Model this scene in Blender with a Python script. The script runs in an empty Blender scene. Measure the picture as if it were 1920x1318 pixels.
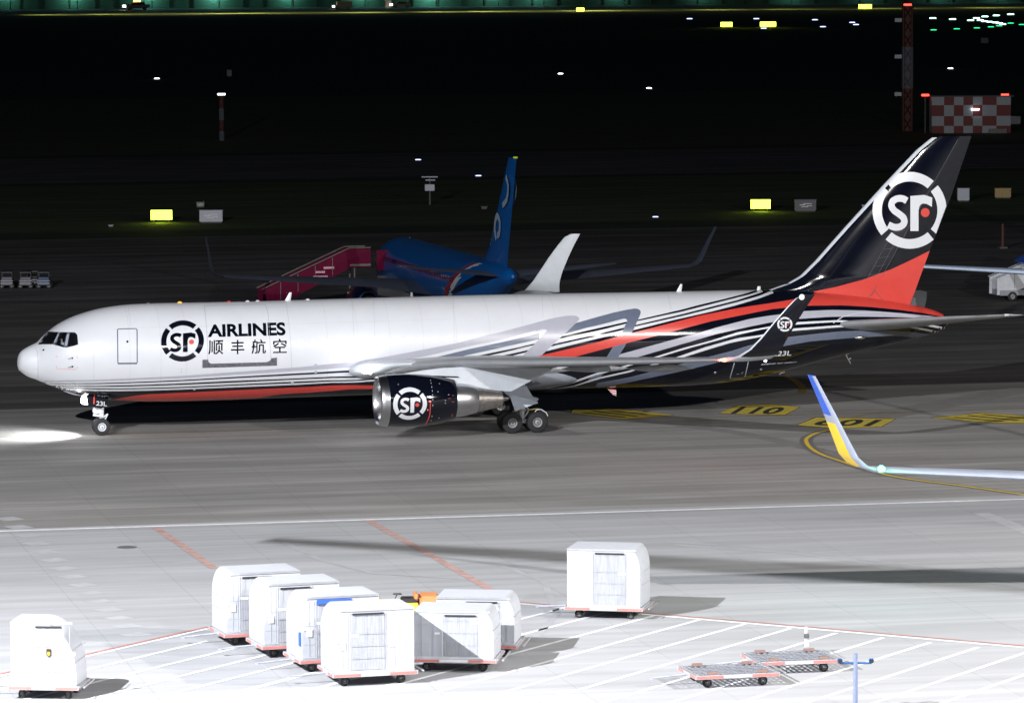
import bpy, bmesh, math, random
import numpy as np
from mathutils import Vector, Matrix
random.seed(7)
R_ = math.radians
SC = bpy.context.scene
COL = SC.collection

# ------------------------------------------------------------------ camera
CP = np.array([-27.6254798, -243.961424, 26.6248584])
YAW, PIT, ROL, FPX = 0.223786386, -0.0899654461, -0.00428076543, 8356.7297
_F = np.array([math.sin(YAW)*math.cos(PIT), math.cos(YAW)*math.cos(PIT), math.sin(PIT)])
_R = np.array([math.cos(YAW), -math.sin(YAW), 0.0]); _U = np.cross(_R, _F)
_c, _s = math.cos(ROL), math.sin(ROL)
_R, _U = _c*_R+_s*_U, -_s*_R+_c*_U
cam = bpy.data.cameras.new('camera'); camo = bpy.data.objects.new('camera', cam); COL.objects.link(camo)
camo.matrix_world = Matrix(((_R[0], _U[0], -_F[0], CP[0]), (_R[1], _U[1], -_F[1], CP[1]), (_R[2], _U[2], -_F[2], CP[2]), (0, 0, 0, 1)))
cam.sensor_width = 36; cam.lens = 36*FPX/1920; cam.clip_start = 1; cam.clip_end = 30000
SC.camera = camo
SC.view_settings.view_transform = 'Standard'; SC.view_settings.look = 'None'
SC.view_settings.exposure = 0.0; SC.view_settings.gamma = 1.0

# ------------------------------------------------------------------ night sky
W = bpy.data.worlds.new('World'); SC.world = W; W.use_nodes = True
nt = W.node_tree; bg = nt.nodes['Background']
sky = nt.nodes.new('ShaderNodeTexSky'); sky.sky_type = 'NISHITA'; sky.sun_disc = False
sky.sun_elevation = R_(-4.0); sky.sun_rotation = R_(200); sky.air_density = 1.0
_ad = nt.nodes.new('ShaderNodeMix'); _ad.data_type = 'RGBA'; _ad.blend_type = 'ADD'; _ad.inputs[0].default_value = 1.0
_ad.inputs[7].default_value = (.085, .115, .20, 1)      # faint city glow of the night sky
nt.links.new(sky.outputs[0], _ad.inputs[6]); nt.links.new(_ad.outputs[2], bg.inputs[0]); bg.inputs[1].default_value = 0.05

# ------------------------------------------------------------------ apron floodlights (masts are built further down)
def lamp(name, loc, power, col, rad, target=None, cone=None, parent=None):
    l = bpy.data.lights.new(name, 'SPOT' if cone else 'POINT'); l.energy = power; l.color = col; l.shadow_soft_size = rad
    o = bpy.data.objects.new(name, l); COL.objects.link(o); o.location = loc
    if cone:
        l.spot_size = R_(cone); l.spot_blend = 1.0
        o.rotation_euler = (Vector(target)-Vector(loc)).to_track_quat('-Z', 'Y').to_euler()
    if parent: o.parent = parent
    return o
MAST_A = (-50.0, -118.0, 46.0); MAST_B = (66.0, -114.0, 36.0); MAST_C = (118.0, -62.0, 34.0); MAST_D = (26.0, -150.0, 46.0)
COOL = (0.95, 0.965, 1.0); WARM = (1.0, 0.965, 0.92)
lamp('floodlight_glow', MAST_A, 780000, COOL, 0.035)
lamp('floodlight_glow', MAST_B, 260000, WARM, 0.35)
lamp('floodlight_glow', MAST_D, 110000, COOL, 0.35)
lamp('floodlight_glow', MAST_C, 80000, WARM, 0.35)

# ------------------------------------------------------------------ pixel -> world helpers (used to read positions off the survey photo)
def ray(u, v): return _F*FPX+_R*(u-960)-_U*(v-659)
def atz(u, v, z=0.0):
    d = ray(u, v); return CP+d*((z-CP[2])/d[2])
def aty(u, v, y):
    d = ray(u, v); return CP+d*((y-CP[1])/d[1])

# ------------------------------------------------------------------ materials
def s2l(c):
    return tuple(((x/255)/12.92 if x/255 <= .04045 else ((x/255+.055)/1.055)**2.4) for x in c)
MATS = {}
def mat(name, rgb, rough=.5, metal=0.0, coat=0.0, var=0.06, scale=3.0, bump=0.0, spec=.5, emit=None, es=0.0, srgb=False, stretch=(1, 1, 1)):
    if name in MATS: return MATS[name]
    m = bpy.data.materials.new(name); m.use_nodes = True; n = m.node_tree; b = n.nodes['Principled BSDF']
    if srgb: rgb = s2l(rgb)
    b.inputs['Roughness'].default_value = rough; b.inputs['Metallic'].default_value = metal
    b.inputs['Coat Weight'].default_value = coat; b.inputs['Coat Roughness'].default_value = .06
    b.inputs['Specular IOR Level'].default_value = spec
    tc = n.nodes.new('ShaderNodeTexCoord'); mp = n.nodes.new('ShaderNodeMapping'); mp.inputs['Scale'].default_value = stretch
    n.links.new(tc.outputs['Object'], mp.inputs[0])
    nz = n.nodes.new('ShaderNodeTexNoise'); nz.inputs['Scale'].default_value = scale; nz.inputs['Detail'].default_value = 5
    n.links.new(mp.outputs[0], nz.inputs['Vector'])
    cr = n.nodes.new('ShaderNodeValToRGB')
    cr.color_ramp.elements[0].position = .3; cr.color_ramp.elements[1].position = .7
    cr.color_ramp.elements[0].color = tuple(max(0, c*(1-var)) for c in rgb)+(1,)
    cr.color_ramp.elements[1].color = tuple(min(1, c*(1+var)) for c in rgb)+(1,)
    n.links.new(nz.outputs['Fac'], cr.inputs[0]); n.links.new(cr.outputs[0], b.inputs['Base Color'])
    if bump:
        bp = n.nodes.new('ShaderNodeBump'); bp.inputs['Strength'].default_value = bump; bp.inputs['Distance'].default_value = .02
        n.links.new(nz.outputs['Fac'], bp.inputs['Height']); n.links.new(bp.outputs[0], b.inputs['Normal'])
    if emit:
        b.inputs['Emission Color'].default_value = tuple(emit)+(1,); b.inputs['Emission Strength'].default_value = es
    MATS[name] = m; return m

WHITE = mat('white_paint', (.575, .588, .62), .34, coat=.15, var=.025, scale=.8)
BLACK = mat('black_paint', (.003, .004, .009), .08, coat=.25, var=.2, scale=1)
NAVY = mat('dark_navy_paint', (.02, .022, .045), .2, coat=.5)
RED = mat('red_paint', (.56, .05, .038), .3, coat=.35, var=.04)
LGREY = mat('light_grey_paint', (.36, .36, .42), .3, coat=.3, var=.03)
SLATE = mat('slate_grey_paint', (.115, .135, .19), .25, coat=.4, var=.05)
WGREY = mat('wing_grey_paint', (.30, .31, .33), .35, coat=.2, var=.07, scale=1.5)
PGREY = mat('pale_grey_paint', (.50, .53, .57), .35, coat=.2, var=.04)
METAL = mat('bare_aluminium', (.62, .62, .64), .28, metal=1.0, var=.06)
STEEL = mat('heat_stained_steel', (.36, .34, .32), .32, metal=.9, var=.22, scale=5)
TYRE = mat('tyre_rubber', (.018, .018, .02), .75, var=.2)
RIM = mat('wheel_grey', (.42, .42, .41), .4, metal=.3)
DARK = mat('dark_cavity', (.01, .01, .012), .6)
GEARW = mat('gear_white', (.72, .74, .78), .35)
SEAM = mat('panel_seam', (.38, .39, .43), .5)
GREYPL = mat('scuff_plate_grey', (.17, .175, .20), .3, metal=.5, var=.35, scale=6)
GLASSY = mat('cockpit_black', (.008, .009, .012), .12, coat=1)

def glass(name, tint=(.5, .55, .6), rough=.02):
    if name in MATS: return MATS[name]
    m = bpy.data.materials.new(name); m.use_nodes = True; n = m.node_tree; n.nodes.clear()
    o = n.nodes.new('ShaderNodeOutputMaterial'); mx = n.nodes.new('ShaderNodeMixShader'); fr = n.nodes.new('ShaderNodeFresnel'); fr.inputs[0].default_value = 1.5
    tr = n.nodes.new('ShaderNodeBsdfTransparent'); tr.inputs[0].default_value = tint+(1,)
    gl = n.nodes.new('ShaderNodeBsdfGlossy'); gl.inputs['Roughness'].default_value = rough
    n.links.new(fr.outputs[0], mx.inputs[0]); n.links.new(tr.outputs[0], mx.inputs[1]); n.links.new(gl.outputs[0], mx.inputs[2]); n.links.new(mx.outputs[0], o.inputs[0])
    MATS[name] = m; return m
def glow(name, rgb, s):
    if name in MATS: return MATS[name]
    m = bpy.data.materials.new(name); m.use_nodes = True; n = m.node_tree; n.nodes.clear()
    o = n.nodes.new('ShaderNodeOutputMaterial'); e = n.nodes.new('ShaderNodeEmission')
    e.inputs[0].default_value = tuple(rgb)+(1,); e.inputs[1].default_value = s
    n.links.new(e.outputs[0], o.inputs[0]); MATS[name] = m; return m

# ------------------------------------------------------------------ mesh helper
class MB:
    def __init__(s): s.v = []; s.f = []; s.mi = []; s.mats = []; s.M = Matrix.Identity(4)
    def m(s, mt):
        if mt not in s.mats: s.mats.append(mt)
        return s.mats.index(mt)
    def add(s, vs, fs, mt):
        b = len(s.v); k = s.m(mt); s.v += [tuple(s.M @ Vector(p)) for p in vs]
        for f in fs: s.f.append(tuple(b+i for i in f)); s.mi.append(k)
        return s
    def box(s, x0, x1, y0, y1, z0, z1, mt, bev=0.0):
        if bev <= 0:
            vs = [(x0, y0, z0), (x1, y0, z0), (x1, y1, z0), (x0, y1, z0), (x0, y0, z1), (x1, y0, z1), (x1, y1, z1), (x0, y1, z1)]
            return s.add(vs, [(0, 3, 2, 1), (4, 5, 6, 7), (0, 1, 5, 4), (1, 2, 6, 5), (2, 3, 7, 6), (3, 0, 4, 7)], mt)
        bm = bmesh.new(); bmesh.ops.create_cube(bm, size=1)
        bmesh.ops.scale(bm, vec=(x1-x0, y1-y0, z1-z0), verts=bm.verts)
        bmesh.ops.translate(bm, vec=((x0+x1)/2, (y0+y1)/2, (z0+z1)/2), verts=bm.verts)
        bmesh.ops.bevel(bm, geom=bm.edges[:], offset=bev, segments=2, affect='EDGES')
        bm.verts.index_update()
        s.add([v.co[:] for v in bm.verts], [tuple(v.index for v in f.verts) for f in bm.faces], mt); bm.free(); return s
    def loft(s, rings, mt, cap=True, closed=True):
        n = len(rings[0]); vs = [p for r in rings for p in r]; fs = []
        for i in range(len(rings)-1):
            for j in range(n if closed else n-1):
                k = (j+1) % n; fs.append((i*n+j, i*n+k, (i+1)*n+k, (i+1)*n+j))
        if cap and closed:
            fs.append(tuple(range(n-1, -1, -1))); fs.append(tuple((len(rings)-1)*n+j for j in range(n)))
        return s.add(vs, fs, mt)
    def tube(s, p0, p1, r0, mt, r1=None, n=12, cap=True):
        r1 = r0 if r1 is None else r1; a = Vector(p0); b = Vector(p1); d = (b-a).normalized()
        u = d.orthogonal().normalized(); w = d.cross(u)
        R = []
        for c, r in ((a, r0), (b, r1)):
            R.append([tuple(c+(u*math.cos(t)+w*math.sin(t))*r) for t in [2*math.pi*k/n for k in range(n)]])
        return s.loft(R, mt, cap)
    def path(s, pts, r, mt, n=8):
        for a, b in zip(pts[:-1], pts[1:]): s.tube(a, b, r, mt, n=n)
        return s
    def lathe(s, prof, axis, c, mt, n=48, cap=False):
        # prof: (along, radius); axis 'x','y','z'; c: centre point
        R = []
        for a, r in prof:
            ring = []
            for k in range(n):
                t = 2*math.pi*k/n; p, q = r*math.cos(t), r*math.sin(t)
                ring.append({'x': (c[0]+a, c[1]+p, c[2]+q), 'y': (c[0]+q, c[1]+a, c[2]+p), 'z': (c[0]+p, c[1]+q, c[2]+a)}[axis])
            R.append(ring)
        return s.loft(R, mt, cap)
    def prism(s, poly, y0, y1, mt):      # poly in (x,z)
        n = len(poly); vs = [(x, y0, z) for x, z in poly]+[(x, y1, z) for x, z in poly]
        fs = [tuple(range(n)), tuple(range(2*n-1, n-1, -1))]+[(i, (i+1) % n+0, (i+1) % n+n, i+n)[::-1] for i in range(n)]
        return s.add(vs, fs, mt)
    def build(s, name, parent=None, smooth=None, weld=False):
        me = bpy.data.meshes.new(name); me.from_pydata(s.v, [], s.f)
        for m_ in s.mats: me.materials.append(m_)
        me.polygons.foreach_set('material_index', s.mi)
        if weld or smooth is not None:
            bm = bmesh.new(); bm.from_mesh(me)
            if weld: bmesh.ops.remove_doubles(bm, verts=bm.verts, dist=1e-4)
            bmesh.ops.recalc_face_normals(bm, faces=bm.faces)
            if smooth is not None:
                for f in bm.faces: f.smooth = True
                for e in bm.edges:
                    if len(e.link_faces) == 2 and e.calc_face_angle(0) > R_(smooth): e.smooth = False
            bm.to_mesh(me); bm.free()
        o = bpy.data.objects.new(name, me); COL.objects.link(o)
        if parent is not None: o.parent = parent
        return o
def tag(o, label=None, cat=None, group=None, kind=None):
    if label: o['label'] = label
    if cat: o['category'] = cat
    if group: o['group'] = group
    if kind: o['kind'] = kind
    return o
def thing(name, label, cat, loc=(0, 0, 0), rz=0.0, group=None):
    o = bpy.data.objects.new(name, None); COL.objects.link(o); o.location = loc; o.rotation_euler = (0, 0, rz); o.empty_display_size = .5
    return tag(o, label, cat, group)
def copy_tree(o, parent=None):
    c = o.copy(); COL.objects.link(c)
    if parent is not None: c.parent = parent
    for ch in list(o.children):
        if ch.type in ('MESH', 'EMPTY'): copy_tree(ch, c)
    return c

# ------------------------------------------------------------------ ground
def zone_mat(name, c1, c2, scale, rough=.8, joints=None, stain=.35, streak=.0, warm=None):
    m = bpy.data.materials.new(name); m.use_nodes = True; n = m.node_tree; b = n.nodes['Principled BSDF']; L = n.links
    b.inputs['Roughness'].default_value = rough; b.inputs['Specular IOR Level'].default_value = .25
    g = n.nodes.new('ShaderNodeNewGeometry')
    mp = n.nodes.new('ShaderNodeMapping'); mp.inputs['Scale'].default_value = (.35, 1, 1); L.new(g.outputs['Position'], mp.inputs[0])
    a = n.nodes.new('ShaderNodeTexNoise'); a.inputs['Scale'].default_value = scale; a.inputs['Detail'].default_value = 8; a.inputs['Roughness'].default_value = .65; L.new(mp.outputs[0], a.inputs[0])
    r = n.nodes.new('ShaderNodeValToRGB'); r.color_ramp.elements[0].position = .3; r.color_ramp.elements[1].position = .72
    r.color_ramp.elements[0].color = c1+(1,); r.color_ramp.elements[1].color = c2+(1,); L.new(a.outputs['Fac'], r.inputs[0])
    out = r.outputs[0]
    def mul(col, fac_socket, lo):
        rr = n.nodes.new('ShaderNodeMapRange'); rr.inputs[1].default_value = .42; rr.inputs[2].default_value = .62; rr.inputs[3].default_value = lo; rr.inputs[4].default_value = 1
        L.new(fac_socket, rr.inputs[0])
        mx = n.nodes.new('ShaderNodeMix'); mx.data_type = 'RGBA'; mx.blend_type = 'MULTIPLY'; mx.inputs[0].default_value = 1
        L.new(col, mx.inputs[6]); L.new(rr.outputs[0], mx.inputs[7]); return mx.outputs[2]
    if stain:
        mp2 = n.nodes.new('ShaderNodeMapping'); mp2.inputs['Scale'].default_value = (.05, .32, 1); mp2.inputs['Rotation'].default_value = (0, 0, .04); L.new(g.outputs['Position'], mp2.inputs[0])
        st = n.nodes.new('ShaderNodeTexNoise'); st.inputs['Scale'].default_value = 1.0; st.inputs['Detail'].default_value = 6; L.new(mp2.outputs[0], st.inputs[0])
        out = mul(out, st.outputs['Fac'], 1-stain)
    if streak:
        mp3 = n.nodes.new('ShaderNodeMapping'); mp3.inputs['Scale'].default_value = (.02, 1.1, 1); L.new(g.outputs['Position'], mp3.inputs[0])
        s3 = n.nodes.new('ShaderNodeTexNoise'); s3.inputs['Scale'].default_value = 1.0; s3.inputs['Detail'].default_value = 4; L.new(mp3.outputs[0], s3.inputs[0])
        out = mul(out, s3.outputs['Fac'], 1-streak)
    if joints:
        br = n.nodes.new('ShaderNodeTexBrick'); br.offset = 0.0; br.inputs['Scale'].default_value = 1.0
        br.inputs['Mortar Size'].default_value = .035; br.inputs['Mortar Smooth'].default_value = .4; br.inputs['Brick Width'].default_value = joints; br.inputs['Row Height'].default_value = joints
        br.inputs['Color1'].default_value = (1, 1, 1, 1); br.inputs['Color2'].default_value = (.965, .965, .97, 1); br.inputs['Mortar'].default_value = (.86, .86, .86, 1)
        L.new(g.outputs['Position'], br.inputs[0])
        mx = n.nodes.new('ShaderNodeMix'); mx.data_type = 'RGBA'; mx.blend_type = 'MULTIPLY'; mx.inputs[0].default_value = 1
        L.new(out, mx.inputs[6]); L.new(br.outputs[0], mx.inputs[7]); out = mx.outputs[2]
    L.new(out, b.inputs['Base Color'])
    bp = n.nodes.new('ShaderNodeBump'); bp.inputs['Strength'].default_value = .25; bp.inputs['Distance'].default_value = .01
    L.new(a.outputs['Fac'], bp.inputs['Height']); L.new(bp.outputs[0], b.inputs['Normal'])
    return m
M_BASE = zone_mat('soil_and_grass', (.018, .030, .020), (.045, .060, .034), .6, .9, stain=.3)
M_GRASS = zone_mat('dry_grass', (.05, .072, .030), (.10, .125, .055), 1.4, .95, stain=.35)
M_CONC = zone_mat('apron_concrete', (.385, .39, .405), (.445, .45, .466), .35, .8, joints=5.0, stain=.10, streak=.12)
M_TAXI = zone_mat('taxiway_concrete', (.32, .312, .300), (.40, .39, .376), .35, .75, joints=5.0, stain=.22, streak=.16)
M_ASPH = zone_mat('dark_asphalt', (.12, .118, .122), (.19, .186, .186), .5, .85, stain=.4, streak=.3)
M_ASPH2 = zone_mat('worn_asphalt', (.09, .088, .085), (.15, .145, .14), .5, .85, stain=.4, streak=.3)
M_SHLD = zone_mat('shoulder_asphalt', (.115, .108, .104), (.165, .156, .150), .4, .85, stain=.35, streak=.22)
def sheet(name, x0, x1, y0, y1, z, mt, n=1):
    mb = MB(); vs = []; fs = []
    for i in range(n+1):
        x = x0+(x1-x0)*i/n; vs += [(x, y0, z), (x, y1, z)]
    for i in range(n): fs.append((2*i, 2*i+2, 2*i+3, 2*i+1))
    mb.add(vs, fs, mt); return tag(mb.build(name), kind='structure')
sheet('ground', -6000, 12000, -600, 20000, 0.0, M_BASE)
sheet('apron', -400, 700, -500, -39.0, .004, M_CONC)
sheet('taxiway', -400, 700, -39.0, 15.0, .006, M_TAXI)
sheet('taxiway_shoulder', -400, 900, 15.0, 92.0, .006, M_SHLD)
sheet('far_apron', -400, 900, 92.0, 168.0, .006, M_ASPH)
sheet('service_road', -400, 900, 142, 166.0, .012, M_ASPH2)
sheet('grass_verge', -600, 1500, 178.0, 262.0, .008, M_GRASS)
sheet('runway', -2000, 4000, 268.0, 330.0, .008, M_ASPH)
sheet('runway_grass', -2000, 4000, 336.0, 560.0, .008, M_GRASS)
sheet('far_road', -3000, 6000, 1690, 1782, .02, M_ASPH2)
sheet('far_grass_bank', -3000, 6000, 1590, 1684, .02, zone_mat('lit_bank_grass', (.07, .09, .02), (.15, .17, .04), .05, .95, stain=.3))

# painted ground marks; every entry was read off the photograph and lies flat on the pavement
def gpoly(pts, z, mt, mb):
    g = [tuple(atz(u, v, z)) for u, v in pts]
    mb.add([(p[0], p[1], z) for p in g], [tuple(range(len(g)))], mt)
def cat(pts, k=6):
    out = []; P = [pts[0]]+list(pts)+[pts[-1]]
    for i in range(1, len(P)-2):
        for j in range(k):
            t = j/k; a, b, c_, d = [np.array(q, float) for q in P[i-1:i+3]]
            out.append(tuple(.5*((2*b)+(-a+c_)*t+(2*a-5*b+4*c_-d)*t*t+(-a+3*b-3*c_+d)*t**3)))
    out.append(tuple(pts[-1])); return out
def gline(pts, w, z, mt, mb, px=True):
    if len(pts) > 4: pts = cat(pts, 5)
    g = [Vector(atz(u, v, 0)[:2]) if px else Vector((u, v)) for u, v in pts]
    vs = []; fs = []
    for i, p in enumerate(g):
        a = g[max(i-1, 0)]; b = g[min(i+1, len(g)-1)]; d = (b-a).normalized(); nn = Vector((-d.y, d.x))*w/2
        vs += [(p.x+nn.x, p.y+nn.y, z), (p.x-nn.x, p.y-nn.y, z)]
    for i in range(len(g)-1): fs.append((2*i, 2*i+1, 2*i+3, 2*i+2))
    mb.add(vs, fs, mt)
PW = mat('worn_white_line', (.80, .81, .83), .6, var=.15, scale=2)
PWF = mat('faded_white_line', (.41, .415, .43), .7, var=.1, scale=2)
PR = mat('worn_red_line', (.50, .22, .19), .7, var=.2, scale=2)
PRF = mat('faded_red_line', (.44, .29, .265), .7, var=.2, scale=2)
PY = mat('yellow_marking', (.80, .56, .04), .6, var=.12, scale=3)
PYF = mat('worn_yellow_line', (.28, .19, .05), .7, var=.3, scale=2)
PK = mat('black_marking', (.022, .020, .016), .7)
mk = MB()
gline([(-400, 1009), (0, 996), (960, 966), (1920, 936), (2300, 924)], .42, .016, PW, mk)
gline([(-300, 1333), (0, 1263.6), (388, 1175.4)], .16, .02, PR, mk)
gline([(-300, 1337), (0, 1267.0), (388, 1178.8)], .22, .016, PW, mk)
gline([(967, 1128), (1440, 1168.5), (1920, 1210.6), (2300, 1245)], .14, .02, PR, mk)
gline([(967, 1131.2), (1440, 1171.8), (1920, 1213.9), (2300, 1248)], .26, .016, PW, mk)
A0 = atz(1314, 1161); A1 = atz(1397.7, 1169.4); D0 = atz(1000, 1247.5)-A0; D0 = D0/np.linalg.norm(D0); ST = A1-A0
for i in range(-3, 14):
    p = A0+ST*i; q = p+D0*34
    gline([(p[0], p[1]), (q[0], q[1])], .2, .012, PW, mk, px=False)
B0 = atz(388, 1201.7); B1 = atz(445, 1214); BD = atz(165.7, 1254.7)-B0; BD /= np.linalg.norm(BD)
for i in range(0, 7):
    p = B0+(B1-B0)*i*1.0; q = p+BD*30
    gline([(p[0], p[1]), (q[0], q[1])], .2, .0145, PW, mk, px=False)
tag(mk.build('apron_line_markings'), kind='structure')
mk = MB()
gline([(291, 989), (345, 1025), (402, 1066)], .40, .016, PRF, mk)
gline([(690, 976), (800, 1036), (920, 1106)], .40, .016, PRF, mk)
tag(mk.build('red_clearance_markings'), kind='structure')
mk = MB()
gline([(-60, 0), (140, 0)], .16, .016, PYF, mk, px=False)
gline([(1920, 927.5), (1815, 912.5), (1690, 896), (1627, 881), (1577, 865), (1540, 852), (1520, 840), (1512, 829), (1513, 822), (1524, 815), (1538, 810), (1556, 806)], .22, .020, PY, mk)
gline([(1920, 927.5), (1815, 912.5), (1690, 896), (1627, 881), (1577, 865), (1540, 852), (1520, 840), (1512, 829), (1513, 822), (1524, 815), (1538, 810), (1556, 806)], .72, .012, mat('line_border_grey', (.16, .155, .145), .7, var=.2), mk)
gline([(1470, 705), (1485, 711), (1498, 720), (1505, 729), (1503, 737)], .5, .02, PYF, mk)
gline([(1600, 783), (1615, 779), (1632, 775), (1700, 774)], .16, .02, PYF, mk)
tag(mk.build('taxi_guide_lines'), kind='structure')
mk = MB()
for k in range(15):
    u = 15+k*17.0; v = 972+k*15.5
    gline([(u-9, v-2), (u+14, v+3)], 1.0, .010, PWF, mk)
gline([(1840, 962), (1900, 985), (2000, 1030)], .8, .010, PWF, mk)
tag(mk.build('faded_dash_markings'), kind='structure')
mk = MB(); WSH = mat('washed_out_scuffs', (.35, .355, .37), .8, var=.1, scale=.6)
for zi_, (pts, w_, m_) in enumerate((([(60, 1075), (240, 1060), (520, 1042), (800, 1034)], .35, WSH), ([(1250, 1015), (1480, 1030), (1700, 1058), (1960, 1100)], .4, WSH), ([(1262, 1021), (1490, 1037), (1710, 1066), (1960, 1110)], .4, WSH), ([(940, 1060), (1020, 1090), (1045, 1150), (1000, 1200)], .3, WSH), ([(520, 1010), (600, 1050), (700, 1075), (860, 1085)], .3, WSH))):
    gline(pts, w_, .0075+.0015*zi_, m_, mk)
tag(mk.build('apron_scuff_marks'), kind='structure')
# floor stains: broad tyre tracks with a shape of their own
mk = MB(); RUB = mat('tyre_rubber_marks', (.215, .208, .198), .8, var=.12, scale=.7)
gline([(1180, 786), (1300, 800), (1420, 818), (1560, 850), (1640, 868), (1760, 884)], 1.2, .008, RUB, mk)
gline([(1500, 800), (1650, 780), (1800, 752), (1920, 728)], 2.6, .008, RUB, mk)
tag(mk.build('rubber_track_marks'), kind='structure')

def text_faces(body, off=0.0):
    cu = bpy.data.curves.new('lettering', 'FONT'); cu.body = body; cu.offset = off; cu.resolution_u = 4
    o = bpy.data.objects.new('lettering', cu); COL.objects.link(o); bpy.context.view_layer.update()
    me = bpy.data.meshes.new_from_object(o.evaluated_get(bpy.context.evaluated_depsgraph_get()))
    V = [(v.co.x, v.co.y) for v in me.vertices]; Fc = [tuple(p.vertices) for p in me.polygons]
    bpy.data.objects.remove(o); bpy.data.meshes.remove(me)
    x0 = min(p[0] for p in V); x1 = max(p[0] for p in V); y0 = min(p[1] for p in V); y1 = max(p[1] for p in V)
    return [((x-x0)/(x1-x0), (y-y0)/(y1-y0)) for x, y in V], Fc
def quad_map(q):      # q: bl, br, tr, tl  (px) -> bilinear
    q = [np.array(p, float) for p in q]
    return lambda s, t: tuple((1-s)*(1-t)*q[0]+s*(1-t)*q[1]+s*t*q[2]+(1-s)*t*q[3])
def panel(label, poly, text_q=None, body=None, strokes=(), inner=None):
    mb = MB(); gpoly(poly, .014, PK, mb)
    c = np.mean(np.array(poly), axis=0)
    sh = [tuple(c+(np.array(p)-c)*np.array([.975, .93])) for p in poly]
    gpoly(sh, .020, PY, mb)
    sh2 = [tuple(c+(np.array(p)-c)*np.array([.93, .78])) for p in poly]
    gpoly(sh2, .026, mat('yellow_panel_fill', (.56, .45, .07), .65, var=.15, scale=3), mb)
    if body:
        V, Fc = text_faces(body, .03); f = quad_map(text_q); g = [atz(*f(s, t), .032) for s, t in V]
        mb.add([(p[0], p[1], .032) for p in g], Fc, PK)
    for st in strokes: gline(st, .30, .032, PK, mb)
    return tag(mb.build('painted_ground_sign'), kind='structure')
panel('', [(1346.4, 774.9), (1382, 760), (1449.5, 757), (1501.5, 763), (1472.6, 777.8), (1400, 777)], [(1369, 775), (1455, 776), (1478, 763.5), (1391, 762)], '110')
panel('', [(1492.8, 797.4), (1528.5, 782), (1680.7, 784.9), (1653.7, 800), (1586, 802.8), (1551.6, 802.4)], [(1520, 797), (1630, 799), (1656, 786.5), (1545, 785)], '601')
panel('', [(1068, 774), (1073.4, 766.3), (1164.6, 766.7), (1263.5, 778), (1175, 785.8), (1163, 785.4)], strokes=[[(1092, 774), (1172, 783.5)], [(1112, 771.5), (1196, 781.5)], [(1142, 770), (1214, 778.5)]])
panel('', [(1742.5, 783.3), (1842.5, 773.3), (1920, 779), (1990, 785), (1960, 794), (1862.5, 793)], strokes=[[(1790, 783), (1880, 791)], [(1815, 780), (1910, 789)], [(1842, 777.5), (1940, 787)]])
mh = MB(); c = atz(238, 1026); mh.lathe([(0, 0.01), (0, .42), (-.01, .45)], 'z', (c[0], c[1], .026), mat('cast_iron', (.13, .13, .14), .6), 24)
tag(mh.build('manhole_cover'), 'dark round iron cover set in the pale apron', 'manhole cover')

# ================================================================== THE FREIGHTER
plane = thing('cargo_aircraft', 'large white cargo jet with swept black and red stripes and a black tail', 'airplane')
# profile (top and bottom outline) sampled from the photograph, interpolated in sqrt(x)
def xz0(u, v):
    p = aty(u, v, 0.0); return p[0], p[2]
TOPPX = [(34, 669), (37, 662), (50, 651.5), (62, 645.5), (69, 642), (76, 635), (90, 622), (112, 606), (150, 589), (200, 576.3), (250, 570.6), (300, 568.6), (375, 567.3), (475, 565.3), (555, 563), (755, 557.2), (960, 552), (1260, 547), (1360, 545), (1461, 543.5), (1536, 547), (1600, 554), (1672, 565.5), (1733, 577), (1758, 585), (1772, 593), (1777, 601)]
BOTPX = [(34, 691), (40, 698), (50, 705), (72.6, 714), (85, 719), (100, 725.5), (115, 731.2), (153.8, 742.3), (190, 747.3), (220, 750), (275, 752.3), (340, 751.8), (475, 747.8), (600, 743.5), (800, 736.8), (1010, 730), (1132, 726.7), (1200, 725.5), (1274.6, 723.5), (1332, 719.5), (1377.7, 714), (1430, 704.5), (1491, 689.5), (1582, 666), (1672, 645), (1718, 633), (1763, 620), (1773, 613), (1777, 605)]
LEN = 53.66
def prof(px, z0):
    P = [xz0(u, v) for u, v in px]; xs = [0.0]+[max(p[0], .002) for p in P]+[LEN+.02]; zs = [z0]+[p[1] for p in P]+[5.12]
    o = np.argsort(xs); return np.sqrt(np.array(xs)[o]), np.array(zs)[o]
def pchip(X, Y, x):
    X = np.asarray(X, float); Y = np.asarray(Y, float); keep = np.concatenate([[True], np.diff(X) > 1e-6]); X = X[keep]; Y = Y[keep]
    h = np.diff(X); d = np.diff(Y)/h; m = np.zeros(len(X))
    for i in range(1, len(X)-1):
        if d[i-1]*d[i] > 0:
            w1 = 2*h[i]+h[i-1]; w2 = h[i]+2*h[i-1]; m[i] = (w1+w2)/(w1/d[i-1]+w2/d[i])
    m[0] = d[0]; m[-1] = d[-1]
    x = np.clip(x, X[0], X[-1]); i = np.clip(np.searchsorted(X, x)-1, 0, len(h)-1); t = (x-X[i])/h[i]
    return (2*t**3-3*t**2+1)*Y[i]+(t**3-2*t**2+t)*h[i]*m[i]+(-2*t**3+3*t**2)*Y[i+1]+(t**3-t**2)*h[i]*m[i+1]
_TX, _TZ = prof(TOPPX, 4.12); _BX, _BZ = prof(BOTPX, 4.12)
_xs = np.concatenate([np.linspace(0, 1, 200)**2*4, np.linspace(4.02, LEN, 1400)])
_t = pchip(_TX, _TZ, np.sqrt(_xs)); _b = pchip(_BX, _BZ, np.sqrt(_xs))
def smooth(a, n):
    k = np.ones(2*n+1)/(2*n+1); p = np.concatenate([np.full(n, a[0]), a, np.full(n, a[-1])]); return np.convolve(p, k, 'valid')
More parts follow.
